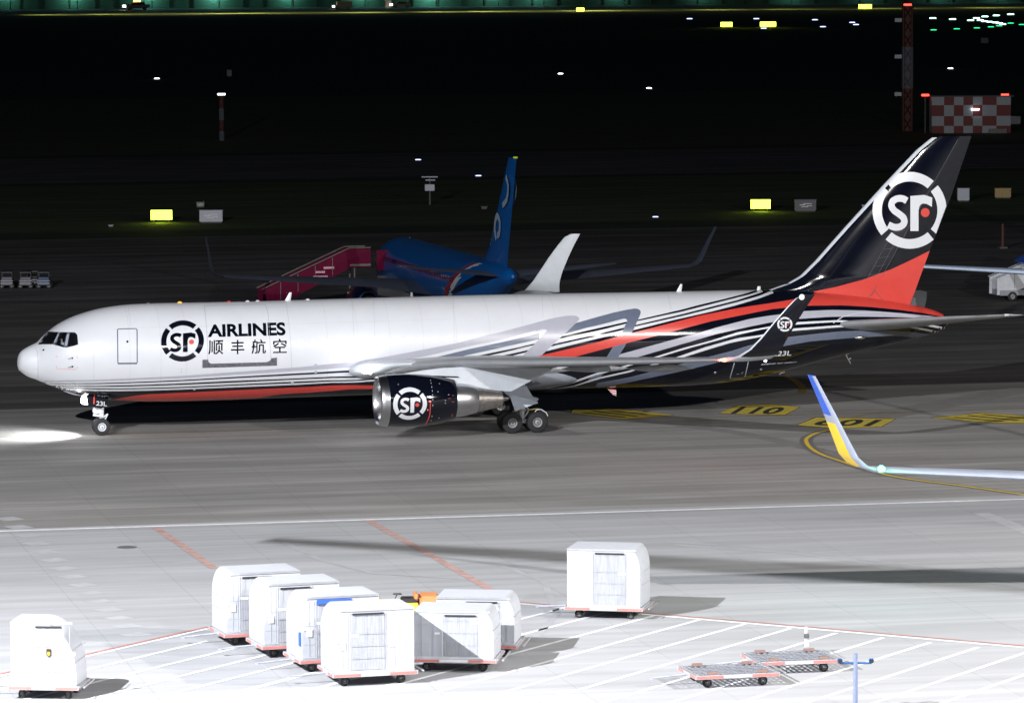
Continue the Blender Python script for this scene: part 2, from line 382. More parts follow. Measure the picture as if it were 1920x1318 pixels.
_t2 = smooth(_t, 18); _b2 = smooth(_b, 18); w = np.clip((_xs-6)/4, 0, 1)*np.clip((51-_xs)/2, 0, 1); _t = _t*(1-w)+_t2*w; _b = _b*(1-w)+_b2*w
def sec(x):
    x = np.clip(x, 0, LEN); t = np.interp(x, _xs, _t); b = np.interp(x, _xs, _b)
    hb = np.maximum((t-b)/2, .004); c = (t+b)/2
    a = hb*(.93+.06*np.clip(1-x/7.0, 0, 1))
    return c, hb, a
def S(x, th, off=0.0):
    c, b, a = sec(x); ct = math.cos(th); st = math.sin(th)
    nx, ny = -ct/max(a, .01), st/max(b, .01); l = math.hypot(nx, ny)
    return (float(x), float(-a*ct+off*nx/l), float(c+b*st+off*ny/l))
def hit(u, v):
    d = ray(u, v); y = np.linspace(-3.0, 3.0, 121); t = (y-CP[1])/d[1]
    X = CP[None, :]+d[None, :]*t[:, None]
    c, b, a = sec(X[:, 0]); out = (X[:, 0] < 0) | (X[:, 0] > LEN)
    g = np.hypot(X[:, 1]/a, (X[:, 2]-c)/b)-1+out*5
    idx = np.where(g < 0)[0]
    if len(idx) and idx[0] > 0:
        i = idx[0]; f = g[i-1]/(g[i-1]-g[i]); p = X[i-1]*(1-f)+X[i]*f
    else: p = X[int(np.argmin(g))]
    c, b, a = sec(p[0]); th = math.atan2((p[2]-c)/b, -p[1]/a)
    return (min(max(p[0], 0), LEN), th)
# base skin with the cockpit windows cut out
def conv(poly, step=6.0, closed=True):
    out = []; n = len(poly)
    for i in range(n if closed else n-1):
        a = poly[i]; b = poly[(i+1) % n]
        if a[0] == 'p' or b[0] == 'p':
            out.append(a[1:] if a[0] == 'p' else hit(*a)); continue
        k = max(1, int(math.hypot(b[0]-a[0], b[1]-a[1])/step))
        for j in range(k): out.append(hit(a[0]+(b[0]-a[0])*j/k, a[1]+(b[1]-a[1])*j/k))
    if not closed: out.append(poly[-1][1:] if poly[-1][0] == 'p' else hit(*poly[-1]))
    return out
def inside(p, poly):
    r = False; n = len(poly)
    for i in range(n):
        a = poly[i]; b = poly[i-1]
        if (a[1] > p[1]) != (b[1] > p[1]) and p[0] < (b[0]-a[0])*(p[1]-a[1])/(b[1]-a[1])+a[0]: r = not r
    return r
SURR = [(72, 644.5), (88.5, 623), (139, 624.2), (143, 628), (145.2, 646), (124.5, 651), (118, 649.8), (99.5, 644.8)]
SURRP = conv(SURR, 3)
fus = MB(); NT = 120
st = sorted(set([round((i/24)**2*1.0, 4) for i in range(25)]+[round(1+.07*i, 3) for i in range(45)]+[round(4.15+.25*i, 3) for i in range(199)]+[LEN-.25, LEN-.1, LEN-.03, LEN]))
st = [x for x in st if x <= LEN]
ths = [2*math.pi*k/NT for k in range(NT)]
vs = [S(x, t) for x in st for t in ths]; fs = []
for i in range(len(st)-1):
    for j in range(NT):
        k = (j+1) % NT; xm = (st[i]+st[i+1])/2; tm = ths[j]+math.pi/NT
        if xm < 5 and tm < 1.6 and inside((xm, tm), SURRP): continue
        fs.append((i*NT+j, (i+1)*NT+j, (i+1)*NT+k, i*NT+k))
fus.add(vs, fs, WHITE)
RR = 2.65
def decal(mb, polys, off, mt, faces=None, mirror=False, dx=.28, dt=.16):
    # polys: list of closed (x,theta) polygons, or faces=(verts,faces) already in (x,theta)
    bm = bmesh.new()
    if faces:
        vv = [bm.verts.new((p[0], p[1]*RR, 0)) for p in faces[0]]
        for f in faces[1]:
            try: bm.faces.new([vv[i] for i in f])
            except ValueError: pass
    else:
        for poly in polys:
            vv = [bm.verts.new((p[0], p[1]*RR, 0)) for p in poly]; bm.faces.new(vv)
    bmesh.ops.triangulate(bm, faces=bm.faces[:])
    xs = [v.co.x for v in bm.verts]; ys = [v.co.y for v in bm.verts]
    for ax, lo, hi, d in ((0, min(xs), max(xs), dx), (1, min(ys), max(ys), dt)):
        k = math.floor(lo/d)+1
        while k*d < hi:
            co = [0, 0, 0]; no = [0, 0, 0]; co[ax] = k*d; no[ax] = 1
            bmesh.ops.bisect_plane(bm, geom=bm.verts[:]+bm.edges[:]+bm.faces[:], plane_co=co, plane_no=no, dist=1e-5); k += 1
    bm.verts.index_update()
    V = [S(v.co.x, v.co.y/RR, off) for v in bm.verts]; Fs = [tuple(v.index for v in f.verts) for f in bm.faces]
    mb.add(V, Fs, mt)
    if mirror: mb.add([(p[0], -p[1], p[2]) for p in V], [f[::-1] for f in Fs], mt)
    bm.free()
def curve(px):
    P = conv(px, 8, closed=False); P.sort(); return [p[0] for p in P], [p[1] for p in P]
def band(mb, top, bot, off, mt, x0=None, x1=None, mirror=True, nd=None, step=.25):
    tx, tt = curve(top); 
    if bot == 'keel': bx, bt = [0, LEN], [-math.pi/2]*2
    elif bot == 'crown': bx, bt = [0, LEN], [math.pi/2]*2
    else: bx, bt = curve(bot)
    a = max(tx[0], bx[0]) if x0 is None else x0; b = min(tx[-1], bx[-1]) if x1 is None else x1
    n = max(2, int((b-a)/step)+1); xs = np.linspace(a, b, n)
    T = np.interp(xs, tx, tt); B = np.interp(xs, bx, bt); gap = np.max(np.abs(T-B)); nd_ = max(1, int(gap*RR/.14)+1)
    V = []; Fs = []
    for x, t1, t0 in zip(xs, T, B):
        for k in range(nd_+1): V.append(S(x, t0+(t1-t0)*k/nd_, off))
    m_ = nd_+1
    for i in range(n-1):
        for k in range(nd_): Fs.append((i*m_+k, (i+1)*m_+k, (i+1)*m_+k+1, i*m_+k+1))
    mb.add(V, Fs, mt)
    if mirror: mb.add([(p[0], -p[1], p[2]) for p in V], [f[::-1] for f in Fs], mt)
# ---- livery curves (pixels on the photo, laid on the skin as paint)
B2T = [(92, 722), (120, 723), (180, 723.5), (220, 722.5), (280, 721), (340, 718.6), (440, 713.8), (500, 711.5), (560, 709), (620, 706), (668, 705), (760, 693), (855, 675.4), (960, 653.7), (1004, 643.8), (1054, 630.5), (1120, 615.7), (1173, 603.9), (1197, 599.4), (1280, 580.2), (1308.5, 572.5), (1357, 561), (1393.5, 551.8), (1416.5, 545)]
B2B = [(92, 723.3), (120, 724.2), (180, 725), (220, 724.7), (280, 723.3), (340, 721.2), (440, 716.9), (560, 711.3), (620, 708.7), (668, 708), (760, 698), (873.7, 675.9), (960, 657.1), (999, 647.3), (1049.5, 635), (1120, 620.2), (1173, 607.3), (1195, 602.4), (1280, 584.2), (1332.8, 570.7), (1381, 558.5), (1405.6, 552.5), (1428, 545)]
W3B = [(95, 725.5), (120, 726.3), (180, 727.8), (220, 728.1), (280, 726.9), (340, 725.2), (440, 720.4), (560, 715), (620, 712.6), (668, 712), (760, 703), (893.4, 676.4), (960, 663), (990, 656.2), (1038.6, 644.8), (1083, 635), (1111.8, 628.6), (1169, 614.7), (1192.7, 609.3), (1280, 589), (1381.4, 563.4), (1421.8, 550.6), (1440, 544.5)]
B3B = [(95, 726.5), (120, 727.5), (180, 729.7), (220, 729.8), (280, 728.8), (340, 727.2), (440, 722.6), (560, 718), (620, 715), (668, 714.3), (760, 706), (917, 676.9), (960, 667), (982, 661.5), (1033.7, 649.7), (1080, 638.8), (1112.8, 631.8), (1168, 618.9), (1191, 612.3), (1280, 592.5), (1381.4, 567), (1424.3, 554.9), (1447, 545.5)]
W4B = [(105, 729), (120, 730.2), (150, 732), (180, 733), (220, 733.2), (280, 732.2), (340, 730.1), (440, 726), (560, 721), (620, 717.5), (668, 716.9), (760, 710), (945.7, 676.4), (976.5, 669.5), (1024.8, 658.1), (1120, 635), (1187.8, 619.2), (1260, 601), (1332.8, 584.6), (1381, 572.5), (1424, 559.7), (1448.5, 550.5), (1466, 545)]
R0T = [(205, 749), (215, 747.8), (225, 746.3), (250, 741.9), (276, 739), (340, 735.9), (440, 731.4), (560, 725.9), (580, 725), (620, 722.5), (650, 721.8), (697, 722.3), (780, 724)]
R0B = [(205, 749.5), (225, 750.5), (275, 752.4), (340, 751.9), (440, 748.9), (483.8, 746.3), (508.8, 741.6), (527.5, 739), (558.8, 736.9), (580, 736), (627, 732.1), (658, 729.4), (697, 729), (780, 729)]
R1T = [(974.5, 675.9), (1015, 666), (1038.6, 660.6), (1120, 641.4), (1144, 635), (1185.8, 624.1), (1280, 600.4), (1308.5, 593), (1381, 578.5), (1410.5, 573.8), (1440, 569.5), (1485, 562.2), (1525, 552), (1532, 549.5)]
R1B = [(974.5, 676.5), (1000, 676.5), (1056.4, 674.4), (1120, 657.6), (1179, 642.3), (1238, 628), (1280, 616.7), (1332.8, 602.8), (1405.6, 588.3), (1448.5, 579.8), (1512.9, 573.7), (1580, 573), (1635, 576.3), (1685, 581.3), (1735, 588), (1772.5, 595.5)]
LGT = [(1134.5, 673.4), (1163, 664), (1280, 632), (1308.5, 624.7), (1345, 613.7), (1405.6, 598), (1440, 592.5), (1509, 583.4), (1560, 581.3), (1622.5, 582.5), (1685, 586.9), (1747.5, 593.1), (1765, 595.8)]
LGB = [(1134.5, 674), (1183.8, 672.9), (1280, 644.8), (1345, 625.9), (1405.6, 612.5), (1445, 604.6), (1497, 598), (1560, 594), (1622, 593.8), (1685, 594.8), (1750, 596.4), (1765, 597)]
WAT = [(994, 729.8), (1028.8, 725.8), (1074.6, 714.4), (1120.4, 698.4), (1139, 694.5), (1213.4, 673.4), (1280, 652.7), (1332.8, 638.6), (1381.4, 623.4), (1434.8, 613.7), (1494.7, 604), (1566.3, 600.6), (1640, 602), (1700, 604), (1765, 604.4)]
WAB = [(994, 730.6), (1028.8, 728), (1074.6, 717.8), (1120.4, 702.2), (1139, 697.6), (1227, 672.4), (1280, 656.2), (1381, 628.3), (1430, 617.4), (1489.8, 608.9), (1566, 603.8), (1640, 605.5), (1700, 607.5), (1765, 608)]
WBT = [(1028.8, 730), (1074.6, 723.2), (1120.4, 708), (1180, 694.6), (1257.8, 672.9), (1280, 665.5), (1320.7, 651.4), (1381, 634.4), (1423.8, 628.3), (1485, 616.2), (1563.8, 610.4), (1640, 607), (1700, 605), (1731.9, 607), (1772, 613.5)]
WBB = [(1028.8, 731), (1074.6, 725), (1122.7, 710.4), (1180, 697.8), (1193, 693.5), (1274.6, 672), (1320.7, 657.4), (1369, 642.9), (1417.8, 633.2), (1482.5, 621), (1563.8, 614.3), (1640, 610.5), (1700, 608.5), (1731.9, 610.5), (1770, 617)]
WCT = [(1660, 607), (1701, 611), (1713, 612), (1760, 621)]
WCB = [(1660, 609), (1701, 613.5), (1755, 623.6), (1760, 623)]
DGT = [(1114.7, 719), (1180, 706.9), (1217, 697.5), (1268.9, 684.3), (1320.7, 670.8), (1369, 658.6), (1405.6, 647.1), (1475, 632), (1545.6, 624), (1580, 621), (1620, 620), (1672.5, 620), (1710, 622.5), (1742.5, 626.3)]
DGB = [(1114.7, 726.2), (1131.9, 725.8), (1160, 720.4), (1180, 716.5), (1274.6, 696.4), (1337.6, 681.5), (1400, 665), (1465.5, 649.5), (1521, 639.8), (1580, 635), (1622.5, 631.9), (1678.8, 629), (1720, 633), (1742, 628)]
W1B = [(66, 717.5), (120, 718.5), (180, 718), (220, 716.9), (280, 714.8), (340, 712.2), (440, 706.3), (560, 699.5), (580, 698.5), (640, 694.8), (668, 693.8), (760, 681.5), (810.6, 671.4), (878.6, 654.7), (940, 641.9), (1023.8, 622)]
D1B = [(66, 718.3), (120, 719.9), (180, 719.7), (220, 718.8), (280, 716.9), (340, 714.4), (440, 709), (560, 703), (640, 698.8), (668, 697.7), (760, 686), (838.2, 673.9), (940, 651.7), (1011, 636)]
P1T = [(72, 713.8), (120, 712.8), (180, 711.9), (220, 710.3), (340, 704.7), (440, 697.2), (560, 688.4), (640, 680.5), (712.8, 670.8), (780, 658.1), (858.9, 642.8), (918, 627), (940, 622.6), (989.3, 609.3), (1010, 603.8)]
P1B = [(72, 714.8), (120, 715.6), (180, 714.7), (220, 713.4), (340, 708.8), (440, 702.5), (560, 695), (668, 688), (789.9, 669.5), (878.6, 649.2), (940, 637), (1009, 618.2)]
L1, L2, L3, L4 = .006, .010, .014, .018
XEND = LEN-.02
_xe = hit(1416.5, 545)[0]
band(fus, B2T+[('p', _xe+.25, math.pi/2), ('p', XEND, math.pi/2)], 'keel', L1, BLACK, step=.12)
band(fus, B2B, W3B, L2, WHITE); band(fus, B3B, W4B, L2, WHITE)
band(fus, P1T, P1B, L2, LGREY)
band(fus, W1B, D1B, L2, NAVY, x1=hit(700, 690)[0]); band(fus, W1B, D1B, L2, SLATE, x0=hit(700, 690)[0])
band(fus, DGT, DGB, L2, SLATE)
band(fus, WAT, WAB, L2, WHITE); band(fus, WBT, WBB, L2+.001, WHITE); band(fus, WCT, WCB, L2, WHITE)
band(fus, LGT, LGB, L2, LGREY)
# round-ended ribbons
S2 = [(1058, 626.5), (1080, 605.9), (1120, 594.5), (1149.3, 586.6), (1175, 581), (1188.8, 578.9), (1194.5, 579.0), (1199, 581), (1201.4, 584.7), (1200.6, 589.5), (1184.8, 624.1), (1174, 644.8), (1162.1, 664.5), (1157, 674.5), (1134, 674.8), (1149.3, 649.7), (1166, 624.1), (1173, 608.5), (1176.2, 602.8), (1175.2, 599.4), (1172, 597.8), (1169, 597.8), (1120, 610.3), (1100, 614.6)]
decal(fus, [conv(S2, 5)], L3, SLATE, mirror=True)
P1R = [(1006, 604.8), (1038.6, 596.5), (1060, 592.8), (1072, 591.9), (1080, 592.6), (1085, 595.4), (1086.2, 598.5), (1084.5, 601), (1058.3, 626), (1033.7, 648.8), (1015, 666.5), (1004, 677), (970.0, 677), (985, 661.5), (1010.9, 636), (1025.3, 621), (1025.0, 618.8), (1021.5, 617.4), (1018, 617.4), (1004, 621)]
decal(fus, [conv(P1R, 5)], L4, LGREY, mirror=True)
band(fus, R1T, R1B, L4+.003, RED)
rx = hit(1531, 549.5)[0]
band(fus, [('p', rx, math.pi/2), ('p', hit(1770, 594)[0], math.pi/2)], R1B, L4+.003, RED)
decal(fus, [conv([(1102, 713), (1112, 703.5), (1133, 700), (1128, 704), (1121, 712.5)], 3)], L1+.001, SLATE)
band(fus, R0T, R0B, L2, RED)

# ---- emblem and lettering
def stroke(pts, w):
    g = [Vector(p) for p in pts]; L_ = []; Rr = []
    for i, p in enumerate(g):
        d = (g[min(i+1, len(g)-1)]-g[max(i-1, 0)]).normalized(); n_ = Vector((-d.y, d.x))*w/2; L_.append(p+n_); Rr.append(p-n_)
    return [((L_[i].x, L_[i].y), (L_[i+1].x, L_[i+1].y), (Rr[i+1].x, Rr[i+1].y), (Rr[i].x, Rr[i].y)) for i in range(len(g)-1)]
def cat(pts, k=6):
    out = []; P = [pts[0]]+list(pts)+[pts[-1]]
    for i in range(1, len(P)-2):
        for j in range(k):
            t = j/k; a, b, c_, d = [np.array(q, float) for q in P[i-1:i+3]]
            out.append(tuple(.5*((2*b)+(-a+c_)*t+(2*a-5*b+4*c_-d)*t*t+(-a+3*b-3*c_+d)*t**3)))
    out.append(tuple(pts[-1])); return out
def emblem():
    ring = []
    for q in range(4):
        a0 = math.radians(90*q-40.5); a1 = math.radians(90*q+40.5); n = 12
        for i in range(n):
            b0 = a0+(a1-a0)*i/n; b1 = a0+(a1-a0)*(i+1)/n
            def pt(r, a, e): 
                # gaps are cut parallel: shrink a little towards the outside
                k = .035*(1-r) if e else 0
                return (r*math.cos(a), r*math.sin(a))
            ring.append((pt(.75, b0, 0), pt(1, b0, 0), pt(1, b1, 0), pt(.75, b1, 0)))
    sl = stroke(cat([(-.075, .245), (-.18, .30), (-.32, .305), (-.45, .24), (-.49, .12), (-.42, 0), (-.28, -.10), (-.165, -.20), (-.15, -.33), (-.24, -.42), (-.38, -.445), (-.50, -.41), (-.575, -.375)]), .175)
    rl = [((.02, -.54), (.24, -.54), (.24, .0), (.02, .0)), ((.02, 0), (.24, 0), (.27, .12), (.02, .37)), ((.27, .12), (.34, .175), (.2, .385), (.02, .37)), ((.34, .175), (.45, .17), (.40, .40), (.2, .385)), ((.45, .17), (.60, .09), (.61, .33), (.40, .40))]
    dot = [tuple((.42+.118*math.cos(a), -.06+.118*math.sin(a)) for a in [2*math.pi*k/20 for k in range(20)])]
    return ring+sl+rl, dot
def emblem_px(cx, cy, rx_, ry_, shear=0.0):
    a, d = emblem(); f = lambda p: (cx+p[0]*rx_, cy-p[1]*ry_+shear*p[0])
    return [[f(p) for p in q] for q in a], [[f(p) for p in q] for q in d]
def quads_to_faces(qs, fn):
    V = []; Fs = []
    for q in qs:
        b = len(V); V += [fn(*p) for p in q]; Fs.append(tuple(range(b, b+len(q))))
    return V, Fs
a, d = emblem_px(342.2, 639.3, 40.2, 38.6, -1.0)
decal(fus, None, L1, BLACK, faces=quads_to_faces(a, hit)); decal(fus, None, L1, RED, faces=quads_to_faces(d, hit))
def fus_text(body, q, off, layer, mt):
    V, Fc = text_faces(body, off); f = quad_map(q); decal(fus, None, layer, mt, faces=([hit(*f(s, t)) for s, t in V], Fc))
fus_text('AIRLINES', [(389.5, 632.5), (536, 629), (534.5, 604), (389, 608.6)], .038, L1, BLACK)
for ch, x0, x1, y0, y1 in (('顺', 390.5, 418.5, 637.5, 665), ('丰', 433, 458, 637, 664.3), ('航', 471.5, 498.5, 636, 663.6), ('空', 512, 537.5, 635, 662.2)):
    fus_text(ch, [(x0, y1), (x1, y1-.5), (x1, y0), (x0, y0+.5)], .012, L1, BLACK)
# grey scuff plate below the cargo door
decal(fus, [conv([(379.5, 674.5), (390.5, 674), (390.8, 678.5), (395, 681.8), (500, 679), (506.5, 676), (509, 671.5), (519.3, 670.2), (519.3, 685.5), (379.5, 690)], 3)], L1, GREYPL)
# thin seams
def seam(pts, w, mt=SEAM, layer=L1, closed=False):
    P = conv(pts+([pts[0]] if closed else []), 4, closed=False)
    V = []; Fs = []
    for i, p in enumerate(P):
        a_ = P[max(i-1, 0)]; b_ = P[min(i+1, len(P)-1)]; dx_, dy_ = b_[0]-a_[0], (b_[1]-a_[1])*RR; l = math.hypot(dx_, dy_) or 1
        n_ = (-dy_/l*w/2, dx_/l*w/2/RR); V += [S(p[0]+n_[0], p[1]+n_[1], layer), S(p[0]-n_[0], p[1]-n_[1], layer)]
    for i in range(len(P)-1): Fs.append((2*i, 2*i+1, 2*i+3, 2*i+2))
    return V, Fs, mt
for pts, w_, m_ in (([(383, 573), (386, 600), (389, 640), (389.5, 674)], .03, SEAM), ([(382, 573.5), (498, 571)], .07, SEAM), ([(498, 571), (503, 590), (506, 640), (508, 672)], .03, SEAM),
                    ([(63.5, 648), (69.5, 658), (71.5, 680), (71, 712)], .03, SEAM), ([(536, 566), (541, 600), (545, 640), (547, 690)], .02, SEAM), ([(176, 660), (176, 712)], .015, SEAM),
                    ([(340, 690), (340, 700)], .02, SEAM), ([(660, 562), (664, 640), (665, 675)], .015, SEAM), ([(1252, 549), (1258, 580)], .02, SEAM), ([(700, 561), (704, 655)], .014, SEAM), ([(850, 557), (852, 640)], .014, SEAM), ([(1016, 552), (1018, 595)], .014, SEAM), ([(240, 573), (245, 612)], .014, SEAM)):
    fus.add(*seam(pts, w_, m_))
# skin joints: hoops and long laps
def param_line(P_, w_, mt, off):
    V = []; Fs = []
    for i, p in enumerate(P_):
        a_ = P_[max(i-1, 0)]; b_ = P_[min(i+1, len(P_)-1)]; dx_, dy_ = b_[0]-a_[0], (b_[1]-a_[1])*RR; l = math.hypot(dx_, dy_) or 1
        n_ = (-dy_/l*w_/2, dx_/l*w_/2/RR); V += [S(p[0]+n_[0], p[1]+n_[1], off), S(p[0]-n_[0], p[1]-n_[1], off)]
    for i in range(len(P_)-1): Fs.append((2*i, 2*i+1, 2*i+3, 2*i+2))
    fus.add(V, Fs, mt)
HOOP = mat('hoop_joint', (.47, .48, .51), .45)
for x_ in (5.9, 7.6, 9.0, 16.9, 18.6, 20.4, 22.3, 24.2, 26.1, 28.0, 29.9, 31.8, 33.7):
    t1_ = 1.5; t0_ = -.62 if x_ < 19 else np.interp(x_, [19, 29, 34], [-.2, .35, .75])
    param_line([(x_, t0_+(t1_-t0_)*i/30) for i in range(31)], .018, HOOP, .0045)
for th_ in (.62, 1.12):
    param_line([(x_, th_) for x_ in np.linspace(5.0, 24 if th_ < 1 else 38, 120)], .014, HOOP, .0045)
# plugged window outlines
PLUG = mat('plug_seam', (.50, .51, .54), .5)
for u in list(range(553, 640, 22))+list(range(690, 700, 22))+list(range(732, 960, 24)):
    v = 640.5-(u-553)*.018
    if u in (596,): continue
    fus.add(*seam([(u-3.5, v-5), (u+3.5, v-5), (u+3.5, v+5), (u-3.5, v+5)], .02, PLUG, L1, True))
# nose access panels and probes
CORN = mat('red_stencil', (.62, .30, .30), .5)
for pts in ([(105.5, 670.5), (105.5, 667.5), (108.5, 667.3)], [(142, 668), (145, 668.2), (145, 671.5)], [(105.5, 686), (105.7, 689), (108, 689.5)], [(145, 687), (144.8, 690), (142.5, 690)]): fus.add(*seam(pts, .035, CORN))
fus.add(*seam([(107, 691.6), (143, 692.6)], .05, CORN))
fo = fus.build('fuselage', plane, smooth=35)
tag(fo, 'white fuselage with black, grey and red sweeping stripes and black tail end')

for (u, v, l) in ((135.5, 671.2, .25), (135.7, 686.8, .25), (81.8, 656.5, .1)):
    pr = MB(); x, th = hit(u, v); p = Vector(S(x, th, .0)); q = Vector(S(x, th, .05)); pr.tube(p, q, .045, BLACK, n=8); pr.tube(q, q+Vector((-l, -.02, -.03)), .012, BLACK, n=6); pr.build('air_data_probe', plane, smooth=40)
# cockpit glazing
CP_W = [[(77.5, 641), (89.8, 625.2), (108.2, 625), (99.3, 643.2)], [(103.6, 643.5), (112, 626), (125.2, 626.4), (120.2, 648.2)], [(129.8, 627.6), (141.4, 628.2), (143, 645), (126.6, 648.6)]]
def ringwalk(pts, w_, off, mt, mb):
    V, Fs, m_ = seam(pts, w_, mt, off, True); mb.add(V, Fs, m_)
wf = MB(); FRM = mat('window_frame_grey', (.30, .31, .36), .35, var=.1)
ringwalk([(73.5, 643.7), (88.7, 624.0), (139, 625), (142.3, 628.6), (144.3, 645.4), (124.6, 650.0), (118.3, 649.0), (99.5, 643.8)], .14, .008, GLASSY, wf)
for q in ([(99.4, 644.5), (108.6, 624), (113.0, 624), (103.0, 645.5)], [(119.5, 650), (125.3, 625), (131, 625), (126, 650)]):
    V = [S(*hit(*p), .012) for p in q]; wf.add(V, [(0, 1, 2, 3)], FRM)
V = [S(*hit(*p), .016) for p in [(75, 642.6), (88.6, 625.4), (90, 625.4), (77.2, 642.6)]]; wf.add(V, [(0, 1, 2, 3)], FRM)
wf.build('window_frame', plane)
GL = glass('cockpit_glass', (.62, .68, .74))
for q in CP_W:
    w_ = MB(); c = np.mean(np.array(q), axis=0); q2 = [tuple(c+(np.array(p)-c)*1.10) for p in q]
    V = []; n = 6; f = quad_map([q2[0], q2[3], q2[2], q2[1]])
    for i in range(n+1):
        for j in range(n+1): V.append(S(*hit(*f(i/n, j/n)), .004))
    w_.add(V, [(i*(n+1)+j, (i+1)*(n+1)+j, (i+1)*(n+1)+j+1, i*(n+1)+j+1) for i in range(n) for j in range(n)], GL); w_.build('cockpit_window', plane, smooth=60)
    w_ = MB(); w_.add([(p[0], -p[1], p[2]) for p in V], [(i*(n+1)+j, i*(n+1)+j+1, (i+1)*(n+1)+j+1, (i+1)*(n+1)+j) for i in range(n) for j in range(n)], GLASSY)
    w_.build('cockpit_window', plane, smooth=60)
cab = MB(); cx = hit(112, 640)[0]
cab.add([(cx-1.0, -.7, 4.3), (cx+1.7, -1.4, 4.3), (cx+1.7, 1.4, 4.3), (cx-1.0, .7, 4.3)], [(0, 1, 2, 3)], DARK)
cab.add([(cx+1.7, -1.4, 3.7), (cx+1.7, 1.4, 3.7), (cx+1.7, 1.2, 5.7), (cx+1.7, -1.2, 5.7)], [(0, 1, 2, 3)], DARK)
cab.build('flight_deck_lining', plane)
# crew door
cd = MB()
cd.add(*seam([(221.5, 617), (254.5, 616.2), (257, 618.5), (257.3, 679), (255.5, 681.5), (223, 682), (221, 680), (220.3, 619)], .058, SLATE, .006, True))
cd.add(*seam([(221, 681.5), (257, 681.2)], .09, SLATE, .008))
x, th = hit(238.8, 640.5); p = Vector(S(x, th, 0)); cd.tube(p, Vector(S(x, th, .02)), .06, GLASSY, n=16)
cd.build('crew_door', plane)
sd = MB()
sd.add(*seam([(1377, 680), (1369, 707), (1370, 709.5), (1394, 708.3), (1397, 706), (1403, 678)], .055, LGREY, .012))
sd.add(*seam([(1381, 701.5), (1386, 700.8)], .04, LGREY, .012)); sd.add(*seam([(1390, 700.5), (1393, 697.5)], .04, LGREY, .012))
sd.build('rear_cargo_door', plane)
# registration at the tail, half hidden behind the winglet
rg = MB()
def dec_text(mb, body, q, off, layer, mt):
    V, Fc = text_faces(body, off); f = quad_map(q); sv = decal; sv(mb, None, layer, mt, faces=([hit(*f(s, t)) for s, t in V], Fc))
dec_text(rg, '223L', [(1447.0, 668.2), (1483.3, 666.5), (1484.3, 657.4), (1452, 659.0)], .018, L1+.003, WHITE)
rg.build('type_lettering', plane); rg = MB()
dec_text(rg, 'BOEING 767-300BCF', [(1427, 684.3), (1493, 679.5), (1494.5, 677.8), (1429, 682.0)], .03, L1+.003, WHITE)
rg.build('registration_lettering', plane)

# ---- antennas, beacons
def blade(u0, u1, vt, vb, tip0, tip1, parent=plane):
    mb = MB(); a0 = aty(u0, vb, 0); a1 = aty(u1, vb, 0); t0 = aty(tip0, vt, 0); t1 = aty(tip1, vt, 0)
    zb = min(a0[2], a1[2])-.12
    for s_ in (1,):
        mb.loft([[(a0[0], 0, zb), ((a0[0]+a1[0])/2, -.06, zb), (a1[0], 0, zb), ((a0[0]+a1[0])/2, .06, zb)], [(t0[0], 0, t0[2]), ((t0[0]+t1[0])/2, -.03, t0[2]), (t1[0], 0, t0[2]), ((t0[0]+t1[0])/2, .03, t0[2])]], WHITE)
    mb.build('blade_antenna', parent)
blade(532, 544, 548.5, 563.5, 542.5, 547); blade(1266, 1277, 533, 547, 1275.5, 1279.5); blade(1418, 1426, 537, 545, 1420.5, 1426)
for u, mt in ((278, GREYPL), (337, glow('beacon_amber', (1, .45, .05), 2)), (429, RED), (464, WHITE), (483, WHITE), (577, WHITE), (783, NAVY)):
    mb = MB(); v = np.interp(u, [p[0] for p in TOPPX], [p[1] for p in TOPPX]); p = aty(u, v, 0)
    mb.lathe([(-.1, .14), (0, .13), (.05, .09), (.075, .02)], 'z', (p[0], 0, p[2]), mt, 12, True); mb.build('roof_fitting', plane, smooth=40)
for u, v in ((592, 685), (592, 697), (548, 717.5), (364.5, 729)):
    mb = MB(); x, th = hit(u, v); mb.tube(S(x, th, 0), S(x, th, .02), .09, SEAM, n=14); mb.build('drain_port', plane)
for u, v, b2 in ((1341, 698, 0), (1427, 692, 0), (1435, 676, 1)):
    mb = MB(); x, th = hit(u, v); mb.lathe([(-.04, .09), (0, .09), (.03, .06), (.045, .01)], 'x', (0, 0, 0), GREYPL if not b2 else glow('white_position_lamp', (.8, .9, 1), 12), 12, True)
    o = mb.build('side_light' if b2 else 'pressure_port', plane, smooth=40); o.location = S(x, th, .0); o.rotation_euler = (0, 0, R_(-90))
